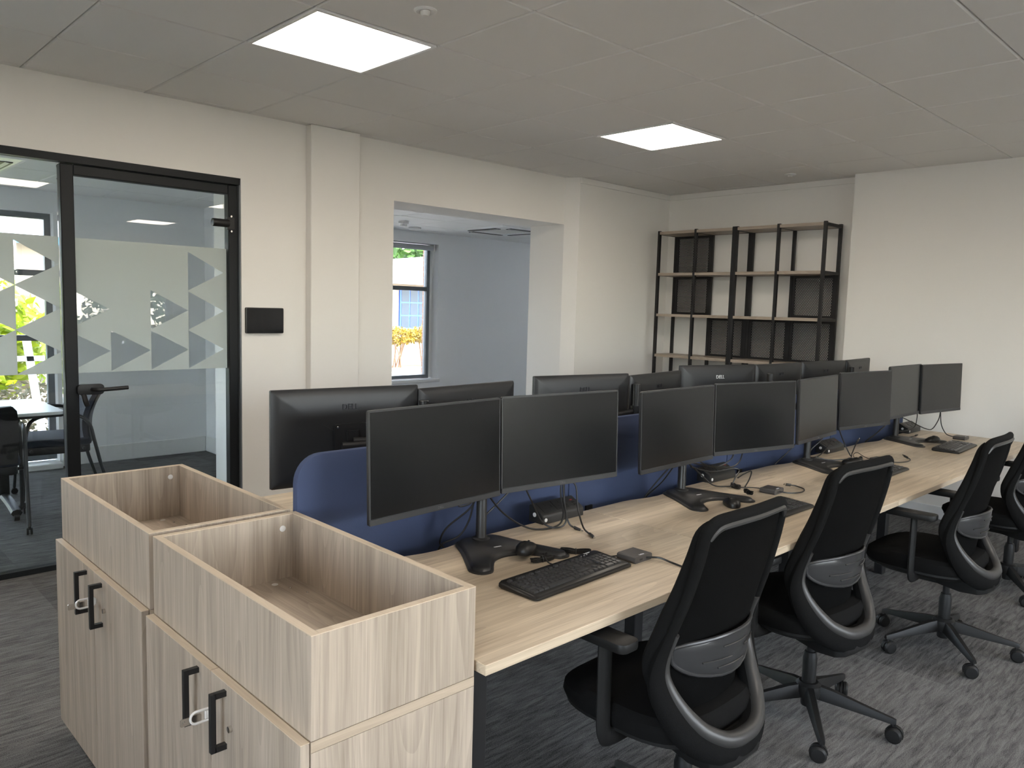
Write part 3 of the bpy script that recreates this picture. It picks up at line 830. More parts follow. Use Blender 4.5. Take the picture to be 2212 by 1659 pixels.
def make_stand():
    t = thing('monitor_stand', 'x', 'stand', group='monitor stands')
    h = half_outline()
    loop = h + [(-x, y) for x, y in h[-2:0:-1]]
    sm = spline([(x, y, 0) for x, y in loop], 4, True)
    c = Vector((0, -0.09, 0))
    def ring(off, z):
        out = []
        n = len(sm)
        for i, p_ in enumerate(sm):
            d = (sm[(i+1) % n]-sm[i-1]).normalized(); nn = Vector((d.y, -d.x, 0))
            q = p_ - nn*off*1.0
            out.append((q.x, q.y, z))
        return out
    # orientation of the outward normal depends on winding; make sure positive offset goes inwards
    area = sum(sm[i].x*sm[(i+1) % len(sm)].y-sm[(i+1) % len(sm)].x*sm[i].y for i in range(len(sm)))
    sg = 1 if area > 0 else -1
    b = MB(); b.rings([ring(0, 0), ring(0, 0.004), ring(sg*0.005, 0.007), ring(sg*0.009, 0.007), ring(sg*0.014, 0.014), ring(sg*0.019, 0.016)])
    bmesh.ops.triangulate(b.bm, faces=[f for f in b.bm.faces if len(f.verts) > 4])
    base = b.build('base', 'plastic', t, True)
    base.rotation_euler = (0, 0, math.radians(-9))
    text('maker_mark', 'vision', 0.012, 'print', base, (0.0, -0.10, 0.0165), (0, 0, 0))
    MB().lathe([(0.030, 0.014), (0.030, 0.02), (0.020, 0.024), (0.0175, 0.03), (0.0175, 0.44), (0.015, 0.442)], seg=20).build('pole', 'plastic', t, True)
    MB().lathe([(0.026, 0.285), (0.026, 0.34)], seg=18).build('clamp_collar', 'black', t, True)
    return t
proto_stand = make_stand()
NPOLE = [(-0.517, -0.338), (0.64, -0.345), (1.806, -0.355), (3.084, -0.345)]
FPOLE = [(-0.5, 0.005), (0.75, 0.0), (2.03, 0.0), (3.17, 0.0)]
first = True
for back, poles in ((0, NPOLE), (1, FPOLE)):
    for k, (x, y) in enumerate(poles):
        o = proto_stand if first else copy_tree(proto_stand); first = False
        nm = ('nearest', 'second', 'third', 'farthest')[k]
        place(o, (x, y, DZ), math.pi*back, ('black two monitor stand with splayed base, %s on the chair side' if not back else 'black monitor stand pole behind the blue screen, %s pair from behind') % nm, 'stands on the chair side' if not back else 'stands behind the blue screen')
        # arms from the collar to the two monitors
        pr = [m for m in MONS if m[4] == back][2*k:2*k+2]
        R = Matrix.Rotation(-math.pi*back, 4, 'Z')
        for (mx, my, mz, ma, _) in pr:
            # mount point behind the monitor
            nrm = Vector((-math.sin(ma), math.cos(ma), 0))
            m = Vector((mx, my, mz-0.02))+nrm*0.048
            q = R @ (m-Vector((x, y, DZ))); q.z = mz-0.02-DZ
            e = Vector((math.copysign(0.03, q.x), 0, q.z))
            mid = Vector((q.x*0.55, (0.03 if not back else 0.03), q.z))
            MB().tube([e, mid, Vector((q.x, q.y+0.002, q.z))], 0.013, 10, flat=(1.3, 0.7)).build('arm', 'black', o, True)

# ================================================================== KEYBOARDS, MICE, DOCKS, SOCKET STRIPS
def make_keyboard():
    t = thing('keyboard', 'x', 'keyboard', group='keyboards on the desk')
    W, D = 0.44, 0.150
    b = MB()
    def ring(ins, z): return [(x, y, z*(0.75+0.55*(y+D/2)/D)) for x, y in rrect(-W/2+ins, W/2-ins, -D/2+ins, D/2-ins, 0.012, 4)]
    b.rings([ring(0.004, 0.0), ring(0, 0.004), ring(0, 0.010), ring(0.004, 0.015), ring(0.008, 0.0165)])
    body = b.build('shell', 'kb', t, True)
    u = 0.0178
    x0, ytop = -W/2+0.013, 0.053
    keys = []
    def row(y, spec, xs):
        x = xs
        for s in spec:
            if s < 0: x += -s; continue
            keys.append((x, y, s)); x += s
    row(0.35, [1, -1, 1, 1, 1, 1, -.5, 1, 1, 1, 1, -.5, 1, 1, 1, 1, -.25, 1, 1, 1], 0)
    row(1.5, [1]*13+[2, -.25, 1, 1, 1, -.25, 1, 1, 1, 1], 0)
    row(2.5, [1.5]+[1]*12+[1.5, -.25, 1, 1, 1, -.25, 1, 1, 1, 1], 0)
    row(3.5, [1.75]+[1]*11+[2.25, -3.5, 1, 1, 1, 1], 0)
    row(4.5, [2.25]+[1]*10+[2.75, -1.25, 1, -1.25, 1, 1, 1, 1], 0)
    row(5.5, [1.25, 1.25, 1.25, 6.25, 1.25, 1.25, 1.25, 1.25, -.25, 1, 1, 1, -.25, 2, 1, 1], 0)
    cache = {}
    for kx, ky, s in keys:
        key = (s, ky < 1)
        hgt = u*(0.62 if ky < 1 else 0.88)
        if key not in cache:
            w2 = s*u*0.5-0.0009
            q = MB(); q.rings([[(-w2, -hgt/2, 0), (w2, -hgt/2, 0), (w2, hgt/2, 0), (-w2, hgt/2, 0)], [(-w2+0.002, -hgt/2+0.0025, 0.006), (w2-0.002, -hgt/2+0.0025, 0.006), (w2-0.002, hgt/2-0.001, 0.006), (-w2+0.002, hgt/2-0.001, 0.006)]])
            cache[key] = q.mesh('key', 'key')
        yy = ytop-ky*u
        o = link('key', cache[key], t)
        o.location = (x0+(kx+s/2)*u*1.0, yy, 0.0155*(0.75+0.55*(yy+D/2)/D))
        o.rotation_euler = (0.055, 0, 0)
    text('maker_mark', 'logitech', 0.009, 'print', t, (W/2-0.055, D/2-0.012, 0.0216), (0.05, 0, 0), 0.0002)
    for k in range(3): MB().box(-0.0022, 0.0022, -0.0012, 0.0012, 0, 0.0006).build('indicator', 'print', t).location = (W/2-0.095+k*0.014, D/2-0.022, 0.021)
    return t
kb = make_keyboard()
KB = [(-0.533, -0.742, 2.0, 'black wired keyboard nearest the camera, fully in view'), (0.66, -0.76, 0.5, 'black keyboard half hidden behind the front chair'), (1.84, -0.72, 1.0, 'black keyboard half hidden behind the second chair'), (3.03, -0.715, 3.0, 'black keyboard at the far end of the bench')]
def merged_keys(src):
    # for keyboards whose keys are too small to pick apart: one joined part
    t = src.copy(); C.objects.link(t)
    bm = bmesh.new()
    for ch in src.children:
        if ch.name.startswith('key'):
            tmp = bmesh.new(); tmp.from_mesh(ch.data)
            tmp.transform(Matrix.Translation(ch.location) @ Matrix.Rotation(0.055, 4, 'X'))
            me = bpy.data.meshes.new('tmp'); tmp.to_mesh(me); tmp.free(); bm.from_mesh(me); bpy.data.meshes.remove(me)
        else:
            c = ch.copy(); C.objects.link(c); c.parent = t
    me = bpy.data.meshes.new('keys'); bm.to_mesh(me); bm.free(); me.materials.append(M['key'])
    k = link('keys', me, t); k['kind'] = 'stuff'
    return t
kb_far = merged_keys(kb)
place(kb, (KB[0][0], KB[0][1], DZ), math.radians(KB[0][2]), KB[0][3])
for k in range(1, 4):
    o = kb_far if k == 1 else copy_tree(kb_far)
    place(o, (KB[k][0], KB[k][1], DZ), math.radians(KB[k][2]), KB[k][3])

def make_mouse():
    t = thing('mouse', 'x', 'mouse', group='mice on the desk')
    def ring(sx, sy, z, n=24):
        out = []
        for k in range(n):
            a = 2*math.pi*k/n
            x, y = math.cos(a), math.sin(a)
            x = math.copysign(abs(x)**0.8, x); y = math.copysign(abs(y)**0.8, y)
            out.append((x*sx*(1-0.10*y), y*sy, z*(1-0.22*y) if z > 0.008 else z))
        return out
    MB().rings([ring(0.024, 0.050, 0), ring(0.028, 0.055, 0.004), ring(0.0295, 0.056, 0.012), ring(0.027, 0.050, 0.022), ring(0.020, 0.036, 0.030), ring(0.008, 0.014, 0.033)]).build('body', 'kb', t, True)
    MB().lathe([(0.006, -0.003), (0.007, 0), (0.006, 0.003)], (0, 0.026, 0.024), 14, 'x').build('scroll_wheel', 'plastic', t, True)
    MB().tube([(0, 0.012, 0.0308), (0, 0.045, 0.0235)], 0.0006, 5).build('button_gap', 'cable', t)
    return t
mo = make_mouse()
MOUSE = [(-0.50, -0.535, DZ+0.0168, -60, 'black mouse lying on the splayed base of the nearest stand'), (0.62, -0.60, DZ, -40, 'black mouse at the second stand, beside its bundled lead'), (1.87, -0.575, DZ+0.0168, 30, 'black mouse on the third stand, behind the second chair'), (3.06, -0.575, DZ+0.0168, 70, 'black mouse beside the far keyboard')]
for k, (x, y, z, a, lab) in enumerate(MOUSE):
    o = mo if k == 0 else copy_tree(mo)
    place(o, (x, y, z), math.radians(a), lab)

def make_dock():
    t = thing('usb_dock', 'x', 'dock', group='docking hubs on the desk')
    prof = [(-0.042, 0.0), (0.042, 0.0), (0.046, 0.008), (0.044, 0.019), (0.038, 0.022), (-0.038, 0.022), (-0.044, 0.019), (-0.046, 0.008)]
    MB().prism(prof, -0.036, 0.036, axis=1).bevel(0.001, 1, 50).build('case', 'dock', t)
    text('maker_mark', 'belkin', 0.010, 'print', t, (0.0, -0.027, 0.0222), (0, 0, 0), 0.0002)
    for x in (-0.015, 0.012): MB().box(x-0.007, x+0.007, 0.0355, 0.0364, 0.007, 0.013).build('port', 'cable', t)
    MB().box(-0.02, -0.006, -0.0364, -0.0355, 0.007, 0.013).build('port', 'cable', t)
    return t
dk = make_dock()
DOCK = [(-0.245, -0.765, 0, 'grey usb dock at the corner of the nearest keyboard'), (0.985, -0.585, 3, 'grey usb dock behind the front chair, by the second stand'), (2.16, -0.60, -4, 'grey usb dock behind the second chair'), (3.47, -0.62, 0, 'dark usb dock behind the far keyboard')]
for k, (x, y, a, lab) in enumerate(DOCK):
    o = dk if k == 0 else copy_tree(dk)
    place(o, (x, y, DZ), math.radians(a), lab)

def make_strip():
    t = thing('socket_strip', 'x', 'power strip', group='socket strips at the screen')
    L = 0.112
    MB().prism([(-0.036, 0), (0.036, 0), (0.036, 0.060), (0.028, 0.066), (-0.030, 0.036), (-0.036, 0.028)], -L, L, axis=0).bevel(0.003, 2).build('body', 'plastic', t, True)
    d = Vector((0, 0.058, 0.030)).normalized(); nn = Vector((0, -d.z, d.y))
    for k in range(2):
        c = Vector((-0.058+k*0.072, -0.001, 0.051))
        p = MB().obox(c+nn*0.0005, ((1, 0, 0), d, nn), (0.033, 0.026, 0.0012)).bevel(0.0006, 1).build('socket', 'kb', t)
        for dx, dy, a, b_ in ((0, 0.011, 0.002, 0.005), (-0.011, -0.007, 0.004, 0.002), (0.011, -0.007, 0.004, 0.002)):
            MB().obox(c+nn*0.0018+Vector((dx, 0, 0))+d*dy, ((1, 0, 0), d, nn), (a, b_, 0.0004)).build('slot', 'cable', p)
        MB().obox(c+nn*0.0025+Vector((0.027, 0, 0)), ((1, 0, 0), d, nn), (0.004, 0.007, 0.0012)).build('switch', 'plastic', p)
    c = Vector((0.085, -0.001, 0.051))
    MB().obox(c+nn*0.0008+d*0.010, ((1, 0, 0), d, nn), (0.006, 0.0018, 0.0006)).build('fuse_marker', 'red', t)
    for k in (0, 1): MB().obox(c+nn*0.0008-d*(0.004+0.012*k), ((1, 0, 0), d, nn), (0.006, 0.003, 0.0008)).build('usb_port', 'cable', t)
    MB().lathe([(0.008, 0), (0.008, -0.002), (0.005, -0.003)], (-L, 0.006, 0.030), 14, 'x').build('end_button', 'print', t, True)
    MB().lathe([(0.007, 0), (0.007, -0.002), (0.004, -0.003)], (-0.097, -0.0365, 0.016), 14, 'y').build('round_badge', 'print', t, True)
    return t
sp = make_strip()
STRIP = [(-0.085, -0.280, 'black socket strip below the nearest monitor pair'), (1.03, -0.280, 'black socket strip below the second monitor pair, under tangled leads'), (2.26, -0.280, 'black socket strip below the third monitor pair'), (3.52, -0.280, 'black socket strip at the far end of the blue screens')]
for k, (x, y, lab) in enumerate(STRIP):
    o = sp if k == 0 else copy_tree(sp)
    place(o, (x, y, DZ), 0, lab)

# ------------------------------------------------------------------ cables
def cable(label, pts, r=0.0032, n=8, plug=None, start_plug=False, seg=7, name='cable', cat='cable'):
    t = thing(name, label, cat, pts[0], group='loose leads on the bench')
    o0 = Vector(pts[0])
    P = [p_-o0 for p_ in spline(pts, n)]
    MB().tube(P, r, seg).build('lead', 'cable', t, True)
    def mkplug(a, b_):
        d = (b_-a).normalized()
        u = d.orthogonal().normalized(); v = d.cross(u)
        MB().obox(b_+d*0.008, (d, u, v), (0.014, 0.0045, 0.006)).bevel(0.0015, 1).build('plug', 'plastic', t)
        MB().obox(b_+d*0.026, (d, u, v), (0.006, 0.0022, 0.0042)).build('plug_tip', 'chrome', t)
    if plug: mkplug(P[-3], P[-1])
    return t
Z = DZ
# nearest station: leads hanging from under the right monitor
b0 = (-0.165, -0.37, 0.885)
cable('black lead looping from the nearest pole to under its right monitor', [(-0.50, -0.33, 0.90), (-0.40, -0.32, 0.80), (-0.30, -0.35, 0.735), (-0.20, -0.375, 0.727), (-0.165, -0.385, 0.76), (-0.17, -0.375, 0.84), b0])
cable('black lead dropping to the desk beside the nearest socket strip', [(-0.33, -0.34, 0.90), (-0.27, -0.33, 0.82), (-0.235, -0.35, 0.745), (-0.20, -0.39, 0.728), (-0.165, -0.40, 0.75), (-0.165, -0.385, 0.83), (-0.155, -0.37, 0.885)])
cable('short black usb lead with plug, inner one under the nearest right monitor', [(-0.15, -0.37, 0.885), (-0.158, -0.385, 0.80), (-0.155, -0.405, 0.74), (-0.148, -0.43, 0.727)], plug=True)
cable('longer black usb lead with plug, outer one under the nearest right monitor', [(-0.14, -0.37, 0.885), (-0.11, -0.39, 0.87), (-0.115, -0.41, 0.79), (-0.14, -0.46, 0.735), (-0.165, -0.515, 0.726)], plug=True)
cable('black lead curling from the nearest pole into the desk gap', [(-0.53, -0.335, 0.90), (-0.54, -0.31, 0.84), (-0.62, -0.285, 0.78), (-0.63, -0.262, 0.728), (-0.60, -0.245, 0.70)])
cable('second black lead beside the nearest pole going into the desk gap', [(-0.535, -0.32, 0.87), (-0.545, -0.31, 0.80), (-0.57, -0.29, 0.745), (-0.61, -0.255, 0.718), (-0.62, -0.24, 0.69)])
cable('thin lead arching under the nearest left monitor to its pole', [(-0.66, -0.385, 0.885), (-0.64, -0.375, 0.872), (-0.60, -0.375, 0.876), (-0.56, -0.36, 0.89)], 0.0028)
cable('black lead crossing behind the nearest pole', [(-0.30, -0.33, 0.93), (-0.40, -0.315, 0.85), (-0.46, -0.31, 0.81), (-0.495, -0.32, 0.80)])
# keyboard lead: up and round to a tied coil then to the dock
cable('thin keyboard lead running through a tied coil to the nearest dock', [(-0.50, -0.668, 0.728), (-0.50, -0.63, 0.728), (-0.47, -0.585, 0.738), (-0.43, -0.57, 0.728), (-0.36, -0.60, 0.724), (-0.33, -0.66, 0.724), (-0.31, -0.71, 0.727), (-0.285, -0.733, 0.731)], 0.0022)
def coil(label, c, ax, l, n=5, r=0.002):
    t = thing('cable_coil', label, 'cable', c, ax, group='tied coils of lead')
    rnd = random.Random(sum(map(ord, label)))
    for k in range(n):
        w_ = 0.010+0.004*rnd.random(); dz = 0.003+0.0028*k
        pts = []
        for q in range(20):
            a = 2*math.pi*q/20
            pts.append((math.cos(a)*l*(0.9+0.15*rnd.random()), math.sin(a)*w_*(0.35+0.65*abs(math.cos(a)))+0.003*(rnd.random()-0.5), dz+0.003*abs(math.cos(a))))
        MB().tube(spline(pts, 3, True), r, 5, True).build('loop', 'cable', t, True)
    MB().tube([(0, 0.009*math.cos(a), 0.009+0.0095*math.sin(a)) for a in [2*math.pi*q/14 for q in range(14)]], 0.0018, 5, True).build('twist_tie', 'plastic', t, True)
coil('tied coil of thin black lead beside the nearest keyboard', (-0.355, -0.615, DZ), math.radians(-50), 0.048)
cable('black lead leaving the nearest dock and running behind the front chair', [(-0.232, -0.802, 0.731), (-0.205, -0.83, 0.732), (-0.195, -0.87, 0.725), (-0.20, -0.93, 0.7235), (-0.20, -1.0, 0.7235)], 0.0032)
coil('folded black mouse lead under the nearest mouse', (-0.495, -0.60, DZ), math.radians(-15), 0.04, 4, 0.0024)
# second station tangle
cable('black lead knotted below the second monitor pair', [(0.72, -0.34, 0.90), (0.80, -0.33, 0.84), (0.92, -0.335, 0.80), (1.02, -0.36, 0.83), (1.05, -0.35, 0.88)])
cable('grey looking lead hanging in a loop under the second right monitor', [(1.05, -0.40, 0.875), (1.04, -0.39, 0.82), (0.98, -0.38, 0.80), (0.86, -0.35, 0.815), (0.74, -0.33, 0.84)])
cable('black lead sagging from the second pole to the desk tangle', [(0.68, -0.33, 0.86), (0.78, -0.345, 0.79), (0.84, -0.38, 0.735), (0.90, -0.42, 0.728), (0.93, -0.44, 0.735)])
cable('black lead looping over the second socket strip', [(0.70, -0.35, 0.83), (0.84, -0.37, 0.795), (0.96, -0.40, 0.80), (0.99, -0.42, 0.79), (0.94, -0.43, 0.765), (0.92, -0.43, 0.74)])
cable('stiff black lead bent in a point above the second dock', [(0.945, -0.44, 0.765), (1.02, -0.43, 0.772), (1.10, -0.42, 0.772), (1.05, -0.44, 0.745), (0.96, -0.47, 0.728)])
coil('knot of black leads on the desk by the second stand', (0.92, -0.445, DZ), math.radians(70), 0.028, 6, 0.0028)
cable('thin lead from the second knot to the second dock', [(0.93, -0.46, 0.726), (0.955, -0.50, 0.73), (0.965, -0.53, 0.732), (0.972, -0.549, 0.731)], 0.0022)
cable('short black lead with plug curling in front of the second dock', [(0.985, -0.621, 0.731), (1.02, -0.655, 0.725), (1.09, -0.675, 0.7235), (1.15, -0.655, 0.7245), (1.165, -0.61, 0.728), (1.14, -0.592, 0.733)], 0.0028, plug=True)
coil('tied mouse lead standing by the second keyboard', (0.80, -0.575, DZ+0.0168), math.radians(60), 0.03, 5, 0.0022)
cable('black leads dropping behind the second pole into the desk gap', [(0.615, -0.34, 0.90), (0.60, -0.32, 0.85), (0.55, -0.285, 0.78), (0.51, -0.255, 0.715), (0.50, -0.245, 0.69)])
cable('second black lead dropping behind the second pole', [(0.63, -0.34, 0.88), (0.62, -0.31, 0.83), (0.585, -0.28, 0.765), (0.53, -0.25, 0.712), (0.52, -0.24, 0.69)])
# third station
cable('black lead under the third right monitor with a plug held up', [(2.08, -0.40, 0.885), (2.12, -0.42, 0.80), (2.12, -0.46, 0.735), (2.16, -0.45, 0.745), (2.22, -0.44, 0.78), (2.26, -0.435, 0.80)], plug=True)
cable('black lead lying by the third socket strip with a plug', [(1.90, -0.36, 0.74), (1.95, -0.40, 0.725), (2.02, -0.45, 0.724), (2.07, -0.47, 0.727)], plug=True)
cable('black lead hanging behind the third pole', [(1.98, -0.38, 0.90), (1.99, -0.35, 0.83), (1.93, -0.32, 0.77), (1.90, -0.33, 0.735), (1.95, -0.35, 0.735), (2.05, -0.345, 0.76), (2.15, -0.33, 0.80)])
cable('black leads at the third pole going into the desk gap', [(1.79, -0.34, 0.90), (1.77, -0.32, 0.84), (1.72, -0.285, 0.77), (1.66, -0.255, 0.715), (1.65, -0.245, 0.69)])
cable('small loop of thin lead by the third dock', [(2.10, -0.49, 0.726), (2.13, -0.47, 0.745), (2.16, -0.48, 0.752), (2.17, -0.51, 0.735), (2.15, -0.56, 0.727)], 0.002)
coil('folded lead on the desk beside the third dock', (2.13, -0.51, DZ), math.radians(20), 0.03, 4, 0.0026)
cable('short lead with plug curling right of the third dock', [(2.165, -0.637, 0.731), (2.20, -0.675, 0.725), (2.28, -0.70, 0.7235), (2.36, -0.69, 0.7235), (2.38, -0.665, 0.73)], 0.0026, plug=True)
# far station
cable('black lead forming a pointed arch under the far right monitor', [(3.10, -0.36, 0.87), (3.25, -0.39, 0.82), (3.36, -0.44, 0.775), (3.42, -0.46, 0.775), (3.49, -0.47, 0.83), (3.515, -0.47, 0.88)])
cable('black lead hanging straight from the far right monitor to the far dock', [(3.52, -0.47, 0.88), (3.49, -0.49, 0.80), (3.49, -0.52, 0.745), (3.49, -0.55, 0.731), (3.475, -0.585, 0.731)], plug=None)
cable('black lead looping over the far socket strip', [(3.10, -0.34, 0.84), (3.25, -0.35, 0.875), (3.36, -0.37, 0.88), (3.38, -0.37, 0.83), (3.34, -0.37, 0.78), (3.20, -0.36, 0.765), (3.12, -0.35, 0.77)])
cable('short lead with plug lying behind the far stand', [(3.13, -0.34, 0.738), (3.20, -0.375, 0.726), (3.27, -0.385, 0.725), (3.32, -0.39, 0.727)], plug=True)
cable('thick black lead curving from the far pole into the desk gap', [(3.06, -0.335, 0.90), (3.04, -0.31, 0.83), (2.97, -0.27, 0.76), (2.88, -0.245, 0.715), (2.86, -0.24, 0.69)], 0.005)

# ================================================================== TASK CHAIRS
def make_chair():
    t = thing('task_chair', 'x', 'chair', group='black mesh task chairs along the bench')
    def se(hx, hy, cy, z, n=40, e=0.62, dz=0.0):
        out = []
        for k in range(n):
            a = 2*math.pi*k/n
            x, y = math.cos(a), math.sin(a)
            x = math.copysign(abs(x)**e, x); y = math.copysign(abs(y)**e, y)
            out.append((x*hx, cy+y*hy, z-dz*max(0, y)**3))
        return out
    cy = 0.095
    MB().rings([se(.215, .205, cy, .392), se(.238, .228, cy, .402), se(.246, .236, cy, .425, dz=.012), se(.243, .233, cy, .448, dz=.018), se(.228, .218, cy, .463, dz=.022), se(.15, .14, cy, .468, dz=.012), se(.04, .04, cy, .467)]).build('seat', 'chair_fabric', t, True)
    MB().rings([se(.10, .12, cy-.03, .345), se(.19, .19, cy-.01, .366), se(.236, .226, cy, .392), se(.236, .226, cy, .401)]).build('seat_pan', 'chair_plastic', t, True)
    MB().box(-.075, .075, -.10, .12, .318, .362).bevel(.012, 2).build('mechanism', 'chair_plastic', t, True)
    MB().tube([(.07, .05, .345), (.20, .06, .345), (.235, .07, .342)], .006, 8).build('lift_lever', 'chair_plastic', t, True)
    MB().lathe([(.0145, .20), (.0145, .33)], seg=16).build('gas_lift', 'black', t, True)
    MB().lathe([(.022, .055), (.024, .06), (.026, .24), (.024, .245), (.021, .262), (.016, .264)], seg=20).build('column_sleeve', 'chair_plastic', t, True)
    base = MB().lathe([(.030, .088), (.046, .095), (.050, .115), (.046, .138), (.034, .148)], seg=24).build('base_hub', 'chair_plastic', t, True)
    leg = MB()
    secs = []
    for r, wd, z0, z1 in ((.035, .040, .092, .140), (.08, .038, .088, .134), (.16, .033, .080, .115), (.24, .028, .072, .096), (.287, .024, .066, .086), (.300, .016, .066, .082)):
        w2 = wd/2
        secs.append([(r, -w2, z0), (r, w2, z0), (r, w2*0.95, (z0+z1)/2), (r, w2*0.55, z1), (r, -w2*0.55, z1), (r, -w2*0.95, (z0+z1)/2)])
    leg.rings(secs); legm = leg.mesh('base_leg', 'chair_plastic', True)
    cm = MB()
    for s in (-1, 1):
        cm.lathe([(.006, s*.004), (.024, s*.004), (.0285, s*.008), (.0285, s*.017), (.022, s*.023), (.006, s*.024)], (0, .008, .0285), 20, 'x')
    wheel = cm.mesh('wheel', 'chair_plastic', True)
    hm = MB()
    hood = []
    for k in range(9):
        a = math.radians(-20+k*25); hood.append([(x, .008+math.cos(a)*rr, .0285+math.sin(a)*rr) for x, rr in ((-.0035, .026), (.0035, .026), (.0035, .031), (-.0035, .031))])
    hm.rings(hood); hm.cyl((0, 0, 0), .0055, .035, .070, 10)
    hoodm = hm.mesh('caster_hood', 'chair_plastic', True)
    for k in range(5):
        a = math.radians(3.0+72*k)
        o = link('base_leg', legm, t); o.rotation_euler = (0, 0, a)
        c = link('caster', hoodm, t); c.location = (.288*math.cos(a), .288*math.sin(a), 0); c.rotation_euler = (0, 0, random.uniform(0, 6.28))
        wv = link('wheel', wheel, c)
    # backrest: closed perimeter frame, mesh, lumbar pad
    half = [(0, -.178, 1.000), (.10, -.172, .999), (.165, -.160, .992), (.192, -.150, .965), (.198, -.138, .90), (.205, -.112, .80), (.214, -.078, .70), (.222, -.052, .62), (.220, -.050, .56), (.198, -.075, .49), (.158, -.115, .425), (.10, -.150, .388), (.05, -.165, .376), (0, -.168, .374)]
    full = half + [(-x, y, z) for x, y, z in half[-2:0:-1]]
    pts = spline(full, 4, True)
    n = len(pts); rs = []; ln = []
    for i, p_ in enumerate(pts):
        d = (pts[(i+1) % n]-pts[i-1]).normalized()
        rad = Vector((p_.x, 0, p_.z-.70)); u = (rad-d*rad.dot(d)).normalized(); v = d.cross(u)
        if v.y > 0: v = -v
        lowz = max(0, min(1, (.70-p_.z)/.26))
        a, b = .018+.026*lowz, .014+.018*lowz
        rs.append([p_+u*math.cos(2*math.pi*k/12)*a+v*math.sin(2*math.pi*k/12)*b for k in range(12)])
        if p_.z < .70: ln.append((p_.x, p_-u*a*.62+v*b*.42, a))
    MB().rings(rs, closed=True).build('back_frame', 'chair_fabric', t, True)
    lpts = [q for _, q, _ in ln]
    MB().tube(lpts, [.012+.010*max(0, min(1, (.66-q.z)/.2)) for q in lpts], 10).build('loop_liner', 'liner', t, True)
    tb = spline([(x, y-.010, z-.006) for x, y, z in [(-.188, -.150, .958), (-.163, -.160, .986), (-.10, -.172, .993), (0, -.178, .994), (.10, -.172, .993), (.163, -.160, .986), (.188, -.150, .958)]], 4)
    MB().tube(tb, [.004+.0045*min(1, k/4, (len(tb)-1-k)/4) for k in range(len(tb))], 8).build('top_highlight', 'liner', t, True)  # lighter grey strip stands for the highlight along the top inner edge
    def rail(z):
        side = half[2:11]
        for a, b in zip(side, side[1:]):
            if a[2] >= z >= b[2]:
                k = (a[2]-z)/(a[2]-b[2]+1e-9)
                return a[0]+(b[0]-a[0])*k, a[1]+(b[1]-a[1])*k
        return side[0][0], side[0][1]
    rows = []
    NZ, NX = 22, 12
    for i in range(NZ+1):
        z = .992-(.992-.43)*i/NZ
        ex, ey = rail(max(z, .50))
        ex -= .004
        if z < .62: ex -= (.62-z)*.35
        yc = -.186+(.992-z)*.20 if z > .62 else -.112+(.62-z)*.14
        if z < .62: ey = -.05-(.62-z)*.10
        rows.append([(ex*(-1+2*j/NX), yc+(ey-yc)*abs(-1+2*j/NX)**2.2, z) for j in range(NX+1)])
    b = MB()
    f = [b.verts(r) for r in rows]; g = [b.verts([(x, y+.006, z) for x, y, z in r]) for r in rows]
    for i in range(NZ):
        for j in range(NX):
            b.face([f[i][j], f[i][j+1], f[i+1][j+1], f[i+1][j]]); b.face([g[i][j], g[i+1][j], g[i+1][j+1], g[i][j+1]])
    for i in range(NZ):
        for j in (0, NX): b.face([f[i][j], f[i+1][j], g[i+1][j], g[i][j]])
    for j in range(NX):
        for i in (0, NZ): b.face([f[i][j], f[i][j+1], g[i][j+1], g[i][j]])
    b.build('back_mesh', 'chair_mesh', t, True)
    # upholstered wings: the mesh border rolls forward over the frame sides
    for s in (-1, 1):
        sd = spline([(s*x*1.0, y+.020, z) for x, y, z in half[2:10]], 4)
        MB().tube(sd, [.003+.021*min(1, k/14, (len(sd)-1-k)/8) for k in range(len(sd))], 10, flat=(1.2, .9)).build('side_border', 'chair_fabric', t, True)
    # lumbar support
    def lum(x, z): return -.140+1.9*x*x+(.64-z)*0.10
    outl = [(-.185, .655), (-.09, .668), (0, .672), (.09, .668), (.185, .655), (.192, .63), (.178, .60), (.12, .572), (.0, .556), (-.12, .572), (-.178, .60), (-.192, .63)]
    ol = spline([(x, 0, z) for x, z in outl], 3, True)
    ring1 = [(p_.x, lum(p_.x, p_.z), p_.z) for p_ in ol]
    b = MB()
    lev = []
    for k, dy in ((1.0, 0.0), (.93, -.004), (.6, -.005), (.2, -.005)):
        lev.append([((p_.x)*k, lum(p_.x*k, .61+(p_.z-.61)*k)+dy, .61+(p_.z-.61)*k) for p_ in ol])
    b.rings([[(x, y+.006, z) for x, y, z in lev[0]]]+lev)
    pad = b.build('lumbar_pad', 'lumbar', t, True)
    MB().tube(ring1, .0055, 8, True).build('lumbar_rim', 'lumbar', pad, True)
    for x0, x1, z in ((-.12, -.02, .607), (-.07, .05, .585), (-.06, .05, .642), (.04, .13, .622)):
        MB().tube([(x0+(x1-x0)*q/6, lum(x0+(x1-x0)*q/6, z)-.007, z) for q in range(7)], .0022, 6).build('rib', 'lumbar', pad, True)
    # bracket joining back and mechanism
    b = MB()
    b.rings([[(x*sx, y, z0+(z1-z0)*k) for x, k in ((-1, 0), (1, 0), (1, 1), (-1, 1))] for y, sx, z0, z1 in ((.02, .085, .322, .372), (-.08, .11, .315, .385), (-.15, .11, .320, .40), (-.18, .09, .328, .39), (-.196, .05, .34, .37))])
    b.bevel(.008, 2, 25).build('back_bracket', 'chair_plastic', t, True)
